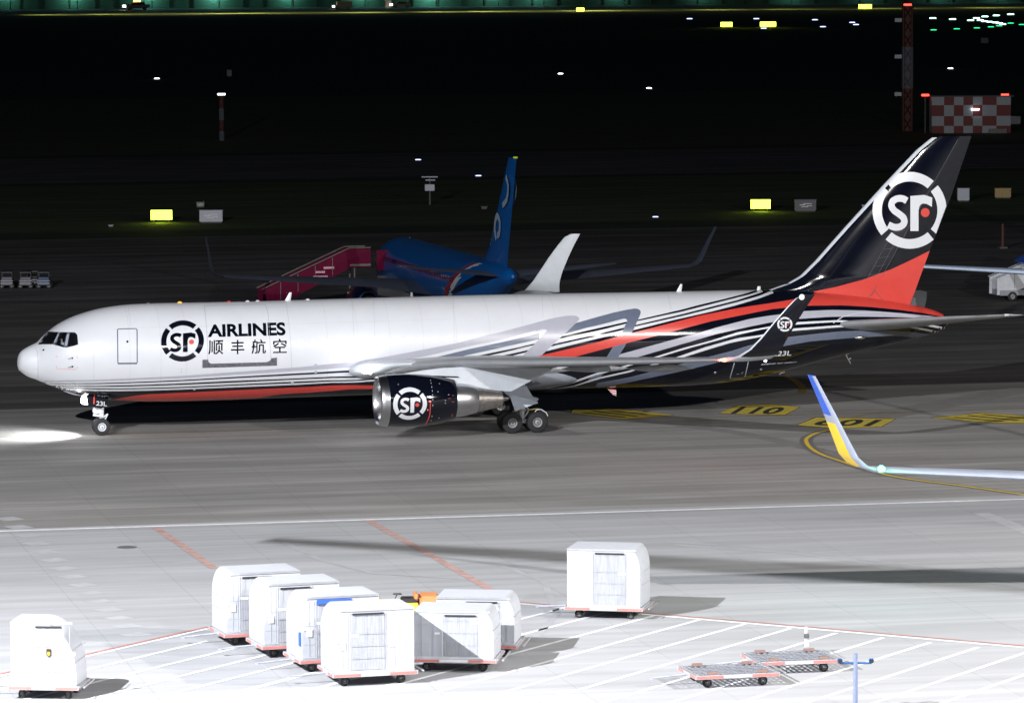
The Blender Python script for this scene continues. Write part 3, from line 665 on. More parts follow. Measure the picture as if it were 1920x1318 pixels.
# belly items
mb = MB(); p = aty(1468, 697, 0); mb.tube((p[0], 0, p[2]+.25), (p[0]-.1, 0, p[2]-.1), .05, METAL); mb.tube((p[0]-.25, 0, p[2]-.12), (p[0]+.1, 0, p[2]-.0), .05, METAL); mb.build('drain_mast', plane)
mb = MB(); a_ = aty(1586, 668, 0); b_ = aty(1595, 682, 0); mb.tube((a_[0], 0, a_[2]+.1), (b_[0], 0, b_[2]), .05, METAL, .03); mb.tube(((a_[0]+b_[0])/2, 0, b_[2]+.25), ((a_[0]+b_[0])/2+.15, 0, b_[2]+.33), .06, METAL); mb.build('drain_mast', plane)
mb = MB(); a_ = aty(1146, 729, 0); b_ = aty(1152, 741.5, 0); dz = (a_[2]-b_[2])/6
for k in range(6):
    z1 = a_[2]-dz*k; t = k/6; xw = .28*(1-t)+.10*t; xc = a_[0]+(b_[0]-a_[0])*t; xc2 = a_[0]+(b_[0]-a_[0])*(t+1/6); xw2 = .28*(1-t-1/6)+.10*(t+1/6)
    m_ = RED if k % 2 == 0 else WHITE
    mb.loft([[(xc-xw, -.05, z1+.06), (xc+xw, -.05, z1-.04), (xc+xw, .05, z1-.04), (xc-xw, .05, z1+.06)], [(xc2-xw2, -.05, z1-dz+.06), (xc2+xw2, -.05, z1-dz-.04), (xc2+xw2, .05, z1-dz-.04), (xc2-xw2, .05, z1-dz+.06)]], m_)
mb.build('tail_skid', plane)

# ---- wing-to-body fairing
fa = MB(); rings = []
for x in np.linspace(17.0, 35.2, 60):
    t = (x-17)/18.2; e = max(.0, math.sin(math.pi*min(max(t, .0), 1)**.9))**.9
    zc = 2.66+.12*t; hy = .1+2.66*e; hz = .02+1.0*e*(1-.15*t)
    rings.append([(x, -hy*math.copysign(abs(math.cos(a))**.8, math.cos(a)), zc+hz*math.copysign(abs(math.sin(a))**.8, math.sin(a))) for a in [2*math.pi*k/40 for k in range(40)]])
fa.loft(rings[:30], BLACK); fa.loft(rings[29:], mat('fairing_grey', (.20, .215, .25), .3, coat=.3))
fo2 = fa.build('wing_body_fairing', plane, smooth=60)

# ---- wings
def foil(le, chord, thick, up=(0, 0, 1), twist=0.0, n=14, camber=.02):
    # section in the x / up plane
    up = Vector(up).normalized(); out = []
    xs_ = [.5*(1-math.cos(math.pi*i/n)) for i in range(n+1)]
    def yt(x): return 5*thick*(.2969*math.sqrt(x)-.126*x-.3516*x*x+.2843*x**3-.1036*x**4)
    def yc(x): return camber*4*x*(1-x)
    pts = [(x, yc(x)+yt(x)) for x in reversed(xs_)]+[(x, yc(x)-yt(x)) for x in xs_[1:-1]]
    ct, st_ = math.cos(twist), math.sin(twist)
    for x, y in pts:
        X = x*ct+y*st_; Y = -x*st_+y*ct
        out.append(tuple(Vector(le)+Vector((X*chord, 0, 0))+up*(Y*chord)))
    return out
def wing(side):
    s_ = side  # -1 near (port), +1 far
    w = MB()
    ST_ = [(1.2, 18.9, 3.25, 10.4, .125, 3.6), (2.6, 19.3, 3.42, 9.5, .125, 3.2), (4.6, 20.75, 3.78, 8.15, .12, 2.6), (8.0, 23.0, 4.22, 6.1, .115, 1.8), (12, 25.75, 4.50, 5.0, .11, 1.2), (16, 28.5, 4.83, 4.1, .105, .8), (20, 31.2, 5.18, 3.15, .10, .4), (23.4, 33.5, 5.50, 2.35, .10, 0)]
    w.loft([foil((x, s_*y, z), c_, t_, (0, 0, 1), R_(tw)) for y, x, z, c_, t_, tw in ST_], WGREY)
    o = w.build('wing', plane, smooth=50)
    # winglet
    tips = [(1362, 675, 23.4), (1385, 667.3, 24.1), (1405, 655, 24.5), (1425, 635, 24.78), (1450, 605, 25.02), (1475, 577, 25.22), (1492, 559.5, 25.34), (1500, 552.5, 25.37)]
    le = [aty(u, v, -y) for u, v, y in tips]; ch = [2.35, 2.05, 1.72, 1.48, 1.26, 1.04, .90, .60]
    g = MB(); rings = []
    for i, ((u, v, y), p, c_) in enumerate(zip(tips, le, ch)):
        a = le[max(i-1, 0)]; b = le[min(i+1, len(le)-1)]; dy = abs(b[1]-a[1]); dz = b[2]-a[2]; l = math.hypot(dy, dz)
        upv = (0, s_*(-dz/l), dy/l) # normal, pointing up / inboard
        rings.append(foil((p[0]+(.2 if i == 7 else 0), s_*y, p[2]), c_, .09, upv, 0, camber=.0))
    n = len(rings[0]); half = n//2
    vs_ = [p for r in rings for p in r]; g.add(vs_, [], WHITE); kw = g.m(PGREY); kb = g.m(BLACK)
    for i in range(len(rings)-1):
        for j in range(n):
            k = (j+1) % n; g.f.append((i*n+j, i*n+k, (i+1)*n+k, (i+1)*n+j))
            lower = j >= half+2 and i >= 1; g.mi.append(kb if lower else kw)
    g.f.append(tuple((len(rings)-1)*n+j for j in range(n))); g.mi.append(kb)
    wl = g.build('winglet', o, smooth=50)
    # flap track fairings
    for yy, xx in ((6.0, 26.6), (11.5, 28.0), (16.6, 30.4)):
        f_ = MB(); zz = np.interp(yy, [s[0] for s in ST_], [s[2] for s in ST_])-.36
        R2 = []
        for k in range(15):
            t = k/14; r = .20*math.sin(math.pi*t)**.8+.01; x = xx+3.7*t
            R2.append([(x, s_*yy+r*.62*math.cos(a), zz+r*math.sin(a)-.05*t) for a in [2*math.pi*q/14 for q in range(14)]])
        f_.loft(R2, WGREY); f_.build('flap_track_fairing', o, smooth=60)
    return o, wl, ST_
WL, WLT, _ = wing(-1); WR, _, _ = wing(1)
# emblem on the near winglet: flat decal sheet hugging its outer face
def winglet_pt(u, v):
    y = -np.interp(v, [556, 577, 605, 635, 655], [25.34, 25.22, 25.02, 24.78, 24.5])-.085
    return tuple(aty(u, v, y))
a, d = emblem_px(1471.5, 608, 14.2, 13.6); em = MB()
em.add(*quads_to_faces(a, winglet_pt), WHITE); em.add(*quads_to_faces(d, winglet_pt), RED); em.build('emblem', WLT)
em = MB(); em.lathe([(0, .01), (.0, .13), (-.03, .15)], 'y', (0, 0, 0), GEARW, 14); eo = em.build('tip_lamp_cover', WLT); eo.location = winglet_pt(1503, 557)
# lit navigation light and small lamps along the leading edge
p = aty(1360, 675, -23.4); mb = MB(); mb.lathe([(-.16, .02), (-.12, .07), (0, .10), (.12, .07)], 'x', (0, 0, 0), glow('red_navigation_glow', (1, .06, .03), 28), 14, True)
o = mb.build('navigation_light', WL, smooth=50); o.location = (p[0]-.05, p[1], p[2])
lamp('navigation_light_glow', (p[0]-.35, p[1]-.1, p[2]+.02), 60, (1, .08, .04), .06, parent=WL)
for u, v, y in ((1040, 677, -12.2), (1105, 683.5, -14.6), (1137, 682.5, -15.7), (1197, 681, -17.8), (1255, 679.3, -19.9), (1315, 677.7, -22)):
    mb = MB(); p = aty(u, v, y); mb.lathe([(-.03, .02), (0, .05), (.03, .04)], 'x', (0, 0, 0), GEARW, 10, True); o = mb.build('wing_edge_stud', WL); o.location = (p[0]-.08, p[1], p[2])

# glove (lit wing root with the landing light)
gv = MB(); rings = []
for y, x0, z, c_, t_ in ((2.35, 18.1, 3.40, 6.0, .17), (2.8, 18.25, 3.50, 5.6, .17), (3.4, 18.95, 3.68, 4.6, .15), (4.2, 20.1, 3.86, 3.4, .13), (5.0, 21.0, 3.95, 2.6, .11)):
    rings.append(foil((x0, -y, z), c_, t_, (0, 0, 1), R_(2), camber=.03))
gv.loft(rings, METAL if False else PGREY); gv.build('wing_root_glove', WL, smooth=50)
p = aty(694, 694, -3.4); mb = MB()
mb.lathe([(-.5, .02), (-.38, .13), (-.15, .22), (.12, .25)], 'x', (0, 0, 0), glow('landing_lamp_glow', (.95, .97, 1), 30), 18, True); o = mb.build('landing_light', WL, smooth=50); o.location = (p[0]-.12, p[1]-.25, p[2]+.05)
lamp('landing_light_glow', (p[0]-.75, p[1]-.7, p[2]+.1), 35, (.93, .96, 1), .1, parent=WL)

# ---- engines
def engine(y):
    e = thing('engine', None, None, (18.6, y, 2.27)); e.parent = plane
    X0 = 18.6; T = [(.0, 1.30), (.06, 1.345), (.3, 1.40), (.62, 1.425)]
    lip = MB(); lip.lathe([(.9, 1.12), (.5, 1.13), (.18, 1.17), (.04, 1.225), (-.02, 1.27), (.0, 1.30), (.06, 1.335), (.2, 1.375), (.46, 1.405)], 'x', (0, 0, 0), METAL, 72); lip.build('intake_lip', e, smooth=60)
    c_ = MB(); c_.lathe([(.46, 1.406), (.9, 1.432), (1.5, 1.445), (2.1, 1.435), (2.8, 1.39), (3.4, 1.30), (4.0, 1.16), (4.22, 1.10), (4.22, 1.02), (3.4, 1.05)], 'x', (0, 0, 0), BLACK, 72)
    ring_r = lambda xx: np.interp(xx, [.46, .9, 1.5, 2.1, 2.8, 3.4, 4.0, 4.22], [1.406, 1.432, 1.445, 1.435, 1.39, 1.30, 1.16, 1.10])
    # latches and rivet marks
    LT = mat('latch_grey', (.35, .36, .38), .4)
    def onc(xx, ang, w_, h_, mt):
        V = []
        for dx_, da in ((-w_/2, -h_/2), (w_/2, -h_/2), (w_/2, h_/2), (-w_/2, h_/2)):
            r = ring_r(xx+dx_)+.004; aa = ang+da/r; V.append((xx+dx_, -r*math.cos(aa), r*math.sin(aa)))
        c_.add(V, [(0, 1, 2, 3)], mt)
    if y < 0:
        for ang in (.95, .80, .62, .45, .28, .1, -.12, -.6, -.85): onc(2.78, ang, .03, .10, LT)
        for xx, ang in ((.95, .75), (3.25, .8), (3.1, .42), (3.5, .05), (3.5, -.06), (3.2, -.75), (3.7, .3)): onc(xx, ang, .06, .04, LT)
        for k in range(14):
            a0 = -.02-.085*k; onc(2.64-.035*max(0, k-6)*.5, a0, .05, .125, RED)
        onc(2.62, .04, .16, .10, RED); onc(2.62, .04, .07, .05, WHITE); onc(2.50, -.30, .07, .10, RED); onc(2.51, -.29, .03, .05, WHITE)
        onc(3.95, .12, .12, .38, mat('red_seal_band', (.22, .03, .025), .5)); onc(3.95, -.75, .10, .22, MATS['red_seal_band'])
        onc(2.78, 0, .012, 3.0, NAVY); 
        cx_, cz_, er = 1.52, -.06, .93
        def ept(px_, pz_):
            xx = cx_+px_*er; r = ring_r(xx)+.006; zz = cz_+pz_*er*.95; zz = max(-r*.98, min(r*.98, zz)); return (xx, -math.sqrt(r*r-zz*zz), zz)
        aa_, dd_ = emblem()
        def fine(qs):
            out = []
            for q in qs:
                if len(q) == 4:
                    for i in range(4):
                        for j in range(4):
                            def L_(s, t): return tuple((1-s)*(1-t)*np.array(q[0])+s*(1-t)*np.array(q[1])+s*t*np.array(q[2])+(1-s)*t*np.array(q[3]))
                            out.append((L_(i/4, j/4), L_((i+1)/4, j/4), L_((i+1)/4, (j+1)/4), L_(i/4, (j+1)/4)))
                else:
                    out.append(q)
            return out
        c_.add(*quads_to_faces(fine(aa_), ept), WHITE); c_.add(*quads_to_faces(dd_, ept), RED)
    c_.build('fan_cowl', e, smooth=40)
    n_ = MB(); n_.lathe([(3.6, .98), (4.1, .98), (4.30, .97), (4.9, .90), (5.45, .77), (5.5, .74)], 'x', (0, 0, -.03), METAL, 60)
    n_.lathe([(5.5, .74), (5.5, .72), (6.1, .60), (6.9, .44), (6.92, .38), (6.3, .38)], 'x', (0, 0, -.05), STEEL, 60); n_.build('exhaust_nozzle', e, smooth=40)
    pl = MB(); pl.lathe([(6.0, .25), (6.9, .2), (7.3, .06)], 'x', (0, 0, -.05), STEEL, 30, True); pl.build('exhaust_plug', e, smooth=40)
    fn = MB(); fn.lathe([(1.0, .01), (1.0, 1.13)], 'x', (0, 0, 0), DARK, 48)
    for k in range(34):
        a0 = 2*math.pi*k/34
        fn.add([(.75, .25*math.cos(a0), .25*math.sin(a0)), (.62, 1.11*math.cos(a0), 1.11*math.sin(a0)), (.86, 1.11*math.cos(a0+.14), 1.11*math.sin(a0+.14)), (.95, .25*math.cos(a0+.3), .25*math.sin(a0+.3))], [(0, 1, 2, 3)], mat('fan_titanium', (.4, .4, .42), .35, metal=1))
    fn.lathe([(.35, .01), (.5, .14), (.8, .27)], 'x', (0, 0, 0), GREYPL, 24); fn.build('fan', e, smooth=30)
    py = MB()
    prf = [(1.5, 1.42, 1.46), (2.6, 1.30, 1.62), (3.6, 1.05, 1.72), (4.6, .80, 1.75), (5.6, .62, 1.80), (6.6, .42, 1.75), (7.4, .35, 1.65), (8.6, .95, 1.60), (9.6, 1.35, 1.55)]
    R3 = []
    for x, zb, zt in prf:
        hw = .2 if x not in (1.5, 9.6) else .03; R3.append([(x, -hw, zb), (x, -hw, zt), (x, hw, zt), (x, hw, zb)])
    py.loft(R3, PGREY); py.build('pylon', e, smooth=50)
    sk = MB(); sk.add([(2.6, -.25, 1.36), (4.4, -.25, 1.26), (4.5, -.32, 1.2), (2.7, -.3, 1.31)], [(0, 1, 2, 3)], BLACK); sk.build('cowl_strake', e)
    return e
for yy in (-7.92, 7.92): engine(yy)

# ---- fin
FLE = [(1436, 545.5), (1475.7, 531.6), (1500.6, 517.3), (1529, 488.8), (1582.7, 428), (1654, 349.7), (1718, 282), (1746.7, 258.8), (1753.8, 255.6)]
FTE = [(1707.5, 569), (1743, 471), (1782.4, 371), (1821.6, 255.6)]
fl = sorted([(aty(u, v, 0)[2], aty(u, v, 0)[0]) for u, v in FLE]); ft = sorted([(aty(u, v, 0)[2], aty(u, v, 0)[0]) for u, v in FTE])
def fin_le(z): return float(np.interp(z, [a[0] for a in fl], [a[1] for a in fl]))
def fin_te(z): return float(np.interp(z, [a[0] for a in ft], [a[1] for a in ft]))
ZT = ft[-1][0]
def naca(x, t): x = min(max(x, 0), 1); return 5*t*(.2969*math.sqrt(x)-.126*x-.3516*x*x+.2843*x**3-.1036*x**4)
def fin_half(x, z):
    a, b = fin_le(z), fin_te(z); c_ = b-a; return naca((x-a)/c_, .10)*min(c_, 7.5)
def hinge(z):
    a = aty(1632.6, 556.6, 0); b = aty(1796.6, 258.8, 0); return float(a[0]+(b[0]-a[0])*(z-a[2])/(b[2]-a[2]))
def finpx(u, v, off=.004):
    y = -.3
    for _ in range(5):
        p = aty(u, v, y); y = -fin_half(p[0], min(p[2], ZT))-off
    return (p[0], p[2])
zs = np.concatenate([np.linspace(5.9, 8.6, 28), np.linspace(8.75, ZT, 40)])
FIN = MB(); RUD = MB(); N = 22
fr = []; rr_ = []
for z in zs:
    a, b, h = fin_le(z), fin_te(z), hinge(z)
    if z < fl[0][0]: a = fl[0][1]
    h = min(max(h, a+.3), b-.1)
    xs_ = [a+(h-a)*(.5*(1-math.cos(math.pi*i/N))) if i < N else h for i in range(N+1)]
    fr.append([(x, -fin_half(x, z), z) for x in xs_]+[(x, fin_half(x, z), z) for x in reversed(xs_[1:])])
    xr = [h+.02+(b-h-.02)*i/8 for i in range(9)]
    rr_.append([(x, -fin_half(x, z)+.006, z) for x in xr]+[(x, fin_half(x, z)-.006, z) for x in reversed(xr[:-1])])
FIN.loft(fr, BLACK); RUDM = mat('rudder_black', (.010, .011, .015), .38, coat=.0, var=.15, spec=.2)
RUD.loft([r_ for r_, z_ in zip(rr_, zs) if z_ >= 6.2], RUDM)
def fdecal(mb, polys, off, mt, faces=None, both=True, clip=None):
    bm = bmesh.new()
    if faces:
        vv = [bm.verts.new((p[0], p[1], 0)) for p in faces[0]]
        for f in faces[1]: bm.faces.new([vv[i] for i in f])
    else:
        for poly in polys: bm.faces.new([bm.verts.new((p[0], p[1], 0)) for p in poly])
    bmesh.ops.triangulate(bm, faces=bm.faces[:])
    xs_ = [v.co.x for v in bm.verts]; ys_ = [v.co.y for v in bm.verts]
    for ax, lo, hi, d in ((0, min(xs_), max(xs_), .2), (1, min(ys_), max(ys_), .3)):
        k = math.floor(lo/d)+1
        while k*d < hi:
            co = [0, 0, 0]; no = [0, 0, 0]; co[ax] = k*d; no[ax] = 1
            bmesh.ops.bisect_plane(bm, geom=bm.verts[:]+bm.edges[:]+bm.faces[:], plane_co=co, plane_no=no, dist=1e-5); k += 1
    # trim to the fin outline
    a0 = Vector((fin_le(10.3), 10.3)); a1 = Vector((fin_le(14.3), 14.3)); dd = (a1-a0).normalized(); 
    if clip != 'none':
        bmesh.ops.bisect_plane(bm, geom=bm.verts[:]+bm.edges[:]+bm.faces[:], plane_co=(a0.x+.14, a0.y, 0), plane_no=(-dd.y, dd.x, 0), clear_outer=True, dist=1e-5)
    b0 = Vector((fin_te(7), 7)); b1 = Vector((fin_te(15), 15)); dd = (b1-b0).normalized()
    bmesh.ops.bisect_plane(bm, geom=bm.verts[:]+bm.edges[:]+bm.faces[:], plane_co=(b0.x-.01, b0.y, 0), plane_no=(dd.y, -dd.x, 0), clear_outer=True, dist=1e-5)
    bm.verts.index_update()
    V = [(v.co.x, -fin_half(v.co.x, v.co.y)-off, v.co.y) for v in bm.verts]; Fs = [tuple(v.index for v in f.verts) for f in bm.faces]
    mb.add(V, Fs, mt)
    if both: mb.add([(p[0], -p[1], p[2]) for p in V], [f[::-1] for f in Fs], mt)
    bm.free()
def fpoly(px, step=8):
    out = []; n = len(px)
    for i in range(n):
        a, b = px[i], px[(i+1) % n]; k = max(1, int(math.hypot(b[0]-a[0], b[1]-a[1])/step))
        for j in range(k): out.append(finpx(a[0]+(b[0]-a[0])*j/k, a[1]+(b[1]-a[1])*j/k))
    return out
REDF = [(1525.6, 546.6), (1564.8, 538.7), (1618, 524.5), (1671.8, 504.8), (1715, 484.5), (1743.5, 470), (1707.5, 572), (1640, 563), (1580, 556), (1527, 549)]
fdecal(FIN, [fpoly(REDF)], .006, RED)
a, d = emblem_px(1705.5, 394.6, 69.5, 72)
fdecal(FIN, None, .010, WHITE, faces=quads_to_faces(a, finpx)); fdecal(FIN, None, .010, RED, faces=quads_to_faces(d, finpx))
# pale leading edge
le = MB(); R4 = []
for z in np.linspace(fl[0][0]+.02, ZT-.05, 70):
    a = fin_le(z); wd = .16+.10*(z-7)/9
    xs_ = [a+wd, a+wd*.45, a+wd*.1, a-.012]
    ring = [(x, -(fin_half(max(x, a+.004), z)+.01), z) for x in xs_[:3]]+[(xs_[3], 0, z)]+[(x, (fin_half(max(x, a+.004), z)+.01), z) for x in reversed(xs_[:3])]
    R4.append(ring)
le.loft(R4, PGREY, cap=False, closed=False)
FO = FIN.build('fin', plane, smooth=40); RUD.build('rudder', FO, smooth=40); le.build('leading_edge', FO, smooth=60)
ln = MB(); LNM = mat('fin_panel_line', (.055, .055, .065), .5)
def fl_line(pts, w_):
    P = []
    for i in range(len(pts)-1):
        for k in range(6): P.append(finpx(pts[i][0]+(pts[i+1][0]-pts[i][0])*k/6, pts[i][1]+(pts[i+1][1]-pts[i][1])*k/6))
    P.append(finpx(*pts[-1])); V = []; Fs = []
    for i, p in enumerate(P):
        a_ = P[max(i-1, 0)]; b_ = P[min(i+1, len(P)-1)]; dx_, dz_ = b_[0]-a_[0], b_[1]-a_[1]; l = math.hypot(dx_, dz_) or 1
        for s_ in (1, -1):
            x = p[0]-dz_/l*w_/2*s_; z = p[1]+dx_/l*w_/2*s_; V.append((x, -fin_half(x, z)-.008, z))
    for i in range(len(P)-1): Fs.append((2*i, 2*i+1, 2*i+3, 2*i+2))
    ln.add(V, Fs, LNM)
fl_line([(1632.6, 556.6), (1700, 434), (1796, 262)], .03); fl_line([(1625, 525), (1660, 460), (1672, 437)], .03); fl_line([(1645, 517), (1680, 450)], .03)
for k in range(6): fl_line([(1630+k*9, 516-k*16), (1650+k*9, 513-k*16)], .02)
fl_line([(1625, 560), (1640, 545), (1655, 562)], .03)
ln.build('panel_line', FO)
tp = MB(); a_ = aty(1716, 556, 0); b_ = aty(1712, 571, 0); q = [aty(u, v, 0) for u, v in [(1711.5, 558), (1715.5, 557.5), (1717.5, 573), (1706, 571)]]; tp.prism([(p_[0], p_[2]) for p_ in q], -.06, .06, mat('tail_cone_grey', (.06, .062, .07), .4)); tp.build('tail_fairing', plane)

# ---- tailplane
for s_ in (-1, 1):
    h_ = MB(); hs = [(.6, 45.6, 5.22, 6.6, .10), (1.5, 46.4, 5.28, 6.0, .10), (4.0, 48.95, 5.62, 4.6, .095), (6.8, 51.6, 5.98, 3.0, .09), (8.9, 53.55, 6.22, 1.75, .09), (9.25, 54.0, 6.27, 1.0, .07)]
    h_.loft([foil((x, s_*y, z), c_, t_, (0, 0, 1), R_(1.0), camber=-.012) for y, x, z, c_, t_ in hs], WGREY); o = h_.build('tailplane', plane, smooth=50)
    t_ = MB(); t_.tube((53.9, s_*9.2, 6.26), (54.65, s_*9.2, 6.25), .07, WHITE, .015); t_.build('static_tip', o, smooth=50)
# tailplane seal plate on the tail cone side
sp = MB(); sp.add(*seam([(1562, 606), (1580, 594), (1610, 587), (1650, 585.5), (1690, 590), (1712, 594)], .06, PGREY, .018)); sp.build('tailplane_seal_plate', plane)
# faired lamp on the tail side
x, th = hit(1610, 632.5); tl = MB(); tl.lathe([(-.3, .02), (-.1, .1), (.1, .13), (.35, .08), (.4, .02)], 'x', (0, 0, 0), METAL, 16, True); o = tl.build('tail_lamp_fairing', plane, smooth=50); o.location = S(x, th, .02)

# ---- landing gear
def wheel(parent, x, y, r, w_, rimr, rimmat=RIM, side=-1):
    t = thing('wheel', None, None, (x, y, r)); t.parent = parent
    ty = MB(); ty.lathe([(-w_/2, rimr), (-w_/2*.98, rimr+.04), (-w_/2, r*.80), (-w_/2*.86, r*.93), (-w_/2*.55, r*.99), (0, r), (w_/2*.55, r*.99), (w_/2*.86, r*.93), (w_/2, r*.80), (w_/2*.98, rimr+.04), (w_/2, rimr)], 'y', (0, 0, 0), TYRE, 44)
    for g_ in (-.25, 0, .25): ty.lathe([(g_*w_-.008, r*1.0), (g_*w_, r*.985), (g_*w_+.008, r*1.0)], 'y', (0, 0, 0), DARK, 44)
    ty.build('tyre', t, smooth=35)
    rm = MB(); yy = -w_/2
    rm.lathe([(w_/2, rimr), (yy+.01, rimr), (yy-.005, rimr*.94), (yy+.05, rimr*.86), (yy+.07, rimr*.55), (yy+.02, rimr*.42), (yy+.0, rimr*.25), (yy-.02, rimr*.2), (yy-.02, .01)], 'y', (0, 0, 0), rimmat, 32)
    rm.lathe([(yy+.045, rimr*.72), (yy+.062, rimr*.60)], 'y', (0, 0, 0), DARK, 32); rm.lathe([(yy-.03, .01), (yy-.03, rimr*.14), (yy-.02, rimr*.14)], 'y', (0, 0, 0), DARK, 16)
    rm.build('rim', t, smooth=35); return t
ng = thing('nose_gear', None, None, (4.58, 0, 0)); ng.parent = plane
wheel(ng, 0, -.32, .47, .32, .235, GEARW); wheel(ng, 0, .32, .47, .32, .235, GEARW)
mb = MB(); mb.tube((0, 0, .47), (.05, 0, 2.5), .085, GEARW, .11); mb.tube((0, -.45, .47), (0, .45, .47), .06, GEARW); mb.tube((.03, 0, 1.05), (.05, 0, 2.5), .14, GEARW)
mb.tube((-.25, -.25, 1.35), (-.25, .25, 1.35), .09, GEARW); mb.box(-.42, .12, -.2, .2, 1.18, 1.50, GEARW, .05); mb.tube((-.45, -.12, 1.12), (.1, -.15, 1.02), .06, GEARW); mb.tube((-.3, .12, 1.12), (.1, .15, 1.0), .06, GEARW)
mb.tube((.1, -.08, .95), (.38, -.05, 1.15), .035, GEARW); mb.tube((.38, -.05, 1.15), (.12, -.05, .65), .035, GEARW); mb.tube((.1, .08, .95), (.38, .05, 1.15), .035, GEARW); mb.tube((.38, .05, 1.15), (.12, .05, .65), .035, GEARW)
mb.tube((-.3, -.15, 1.45), (-1.1, -.2, 2.4), .05, GEARW); mb.tube((-.35, .1, 1.5), (.1, 0, 1.75), .05, GEARW)
mb.build('strut', ng, smooth=40)
dr = MB(); q = [aty(u, v, -.55) for u, v in [(161, 737.5), (203, 741.5), (202.5, 759.5), (189, 766), (165, 761)]]
dr.prism([(p_[0]-4.58, p_[2]) for p_ in q], -.57, -.53, BLACK)
d2 = MB(); d2.prism([(p_[0]-4.58, p_[2]) for p_ in q], .53, .57, BLACK); d2.build('gear_door', ng)
q = [aty(u, v, -.58) for u, v in [(175.5, 742), (177.8, 742), (177.3, 757.3), (175, 757.8)]]; dr.add([(p_[0]-4.58, -.58, p_[2]) for p_ in q], [(0, 1, 2, 3)], mat('red_door_stripe', (.8, .06, .04), .4))
V, Fc = text_faces('23L', .02); f_ = quad_map([(180, 760.2), (200.4, 761.6), (200.2, 753.2), (181, 751.6)])
Q = [aty(*f_(s, t), -.583) for s, t in V]; dr.add([(p_[0]-4.58, -.583, p_[2]) for p_ in Q], Fc, WHITE)
dr.build('gear_door', ng)
dr = MB(); q = [aty(u, v, -.35) for u, v in [(118, 733), (140, 735), (166, 735.5), (165, 741), (156, 743), (135, 739)]]; dr.prism([(p_[0]-4.58, p_[2]) for p_ in q], -.4, .4, LGREY); dr.build('forward_gear_door', ng)
TLG = glow('taxi_lamp_glow', (.93, .95, 1), 16)
for yy in (-.3, .3):
    mb = MB(); mb.lathe([(-.02, .01), (-.02, .15), (.04, .17), (.16, .12), (.2, .03)], 'x', (0, 0, 0), GREYPL, 18, True)
    mb.lathe([(-.035, .005), (-.03, .14), (-.02, .145)], 'x', (0, 0, 0), TLG, 18); o = mb.build('taxi_lamp', ng, smooth=40); o.location = (-.62, yy, 1.86)
mb = MB(); q = [aty(u, v, -.5) for u, v in [(158, 741.5), (165, 741.8), (164.2, 758.3), (155.5, 757.8)]]
mb.prism([(p_[0]-4.58, p_[2]) for p_ in q], -.52, .52, TLG); mb.build('taxi_lamp_lens', ng)
lamp('taxi_lamp_beam', (3.35, -.1, 1.70), 6000, (.95, .97, 1), .22, target=(.6, .3, 0), cone=128, parent=plane)
lamp('taxi_lamp_spill', (3.1, -.5, 1.6), 45, (.95, .97, 1), .1, parent=plane)

def maingear(sy):
    g_ = thing('main_gear', None, None, (27.40, sy*4.65, 0)); g_.parent = plane
    for dx_ in (-.71, .71):
        for dy_ in (-.57, .57): wheel(g_, dx_, dy_, .585, .42, .27)
    mb = MB(); mb.tube((-.78, 0, .60), (.78, 0, .60), .12, GEARW); mb.tube((0, 0, .6), (.05, sy*-.2, 3.6), .13, GEARW, .17); mb.tube((0, 0, 1.15), (0, sy*-.1, 2.4), .19, GEARW)
    for dx_ in (-.71, .71): mb.tube((dx_, -.75, .585), (dx_, .75, .585), .06, GEARW)
    mb.tube((-.1, 0, 1.9), (-1.6, sy*-1.0, 3.4), .07, GEARW); mb.tube((.05, -.1, .75), (.35, -.12, 1.2), .04, GEARW); mb.tube((.35, -.12, 1.2), (.08, -.1, 1.7), .04, GEARW)
    mb.tube((-.6, -.3, 1.2), (.9, -.3, 1.3), .025, mat('hydraulic_line', (.5, .35, .12), .5)); mb.path([(.55, -.5, 1.05), (.7, -.5, 1.25), (.95, -.5, 1.28), (1.25, -.5, 1.1), (1.35, -.5, .9)], .025, GEARW)
    mb.build('strut', g_, smooth=40)
    dr = MB(); yy = sy*.75 if sy < 0 else .75
    pts = [(943, 733), (987.5, 723.5), (999, 744), (1008.5, 746), (1010.5, 748.5), (1006.5, 752.5), (1009, 755.5), (966, 771), (957, 745)]
    q = [aty(u, v, -5.45) for u, v in pts]; dr.prism([(p_[0]-27.40, p_[2]) for p_ in q], yy-.035, yy+.035, mat('gear_door_bluish', (.55, .62, .72), .25, coat=.4)); dr.build('gear_door', g_)
    return g_
maingear(-1); maingear(1)
# large body gear door hanging under the wing root, pylon-side fairing panels
bd = MB(); q = [aty(u, v, -3.1) for u, v in [(905, 693), (1020, 700), (999, 718), (996, 712), (982, 716), (981, 724), (945, 733), (905, 722)]]
bd.prism([(p_[0], p_[2]) for p_ in q], -3.16, -3.08, PGREY); bd.build('inboard_flap_panel', plane)

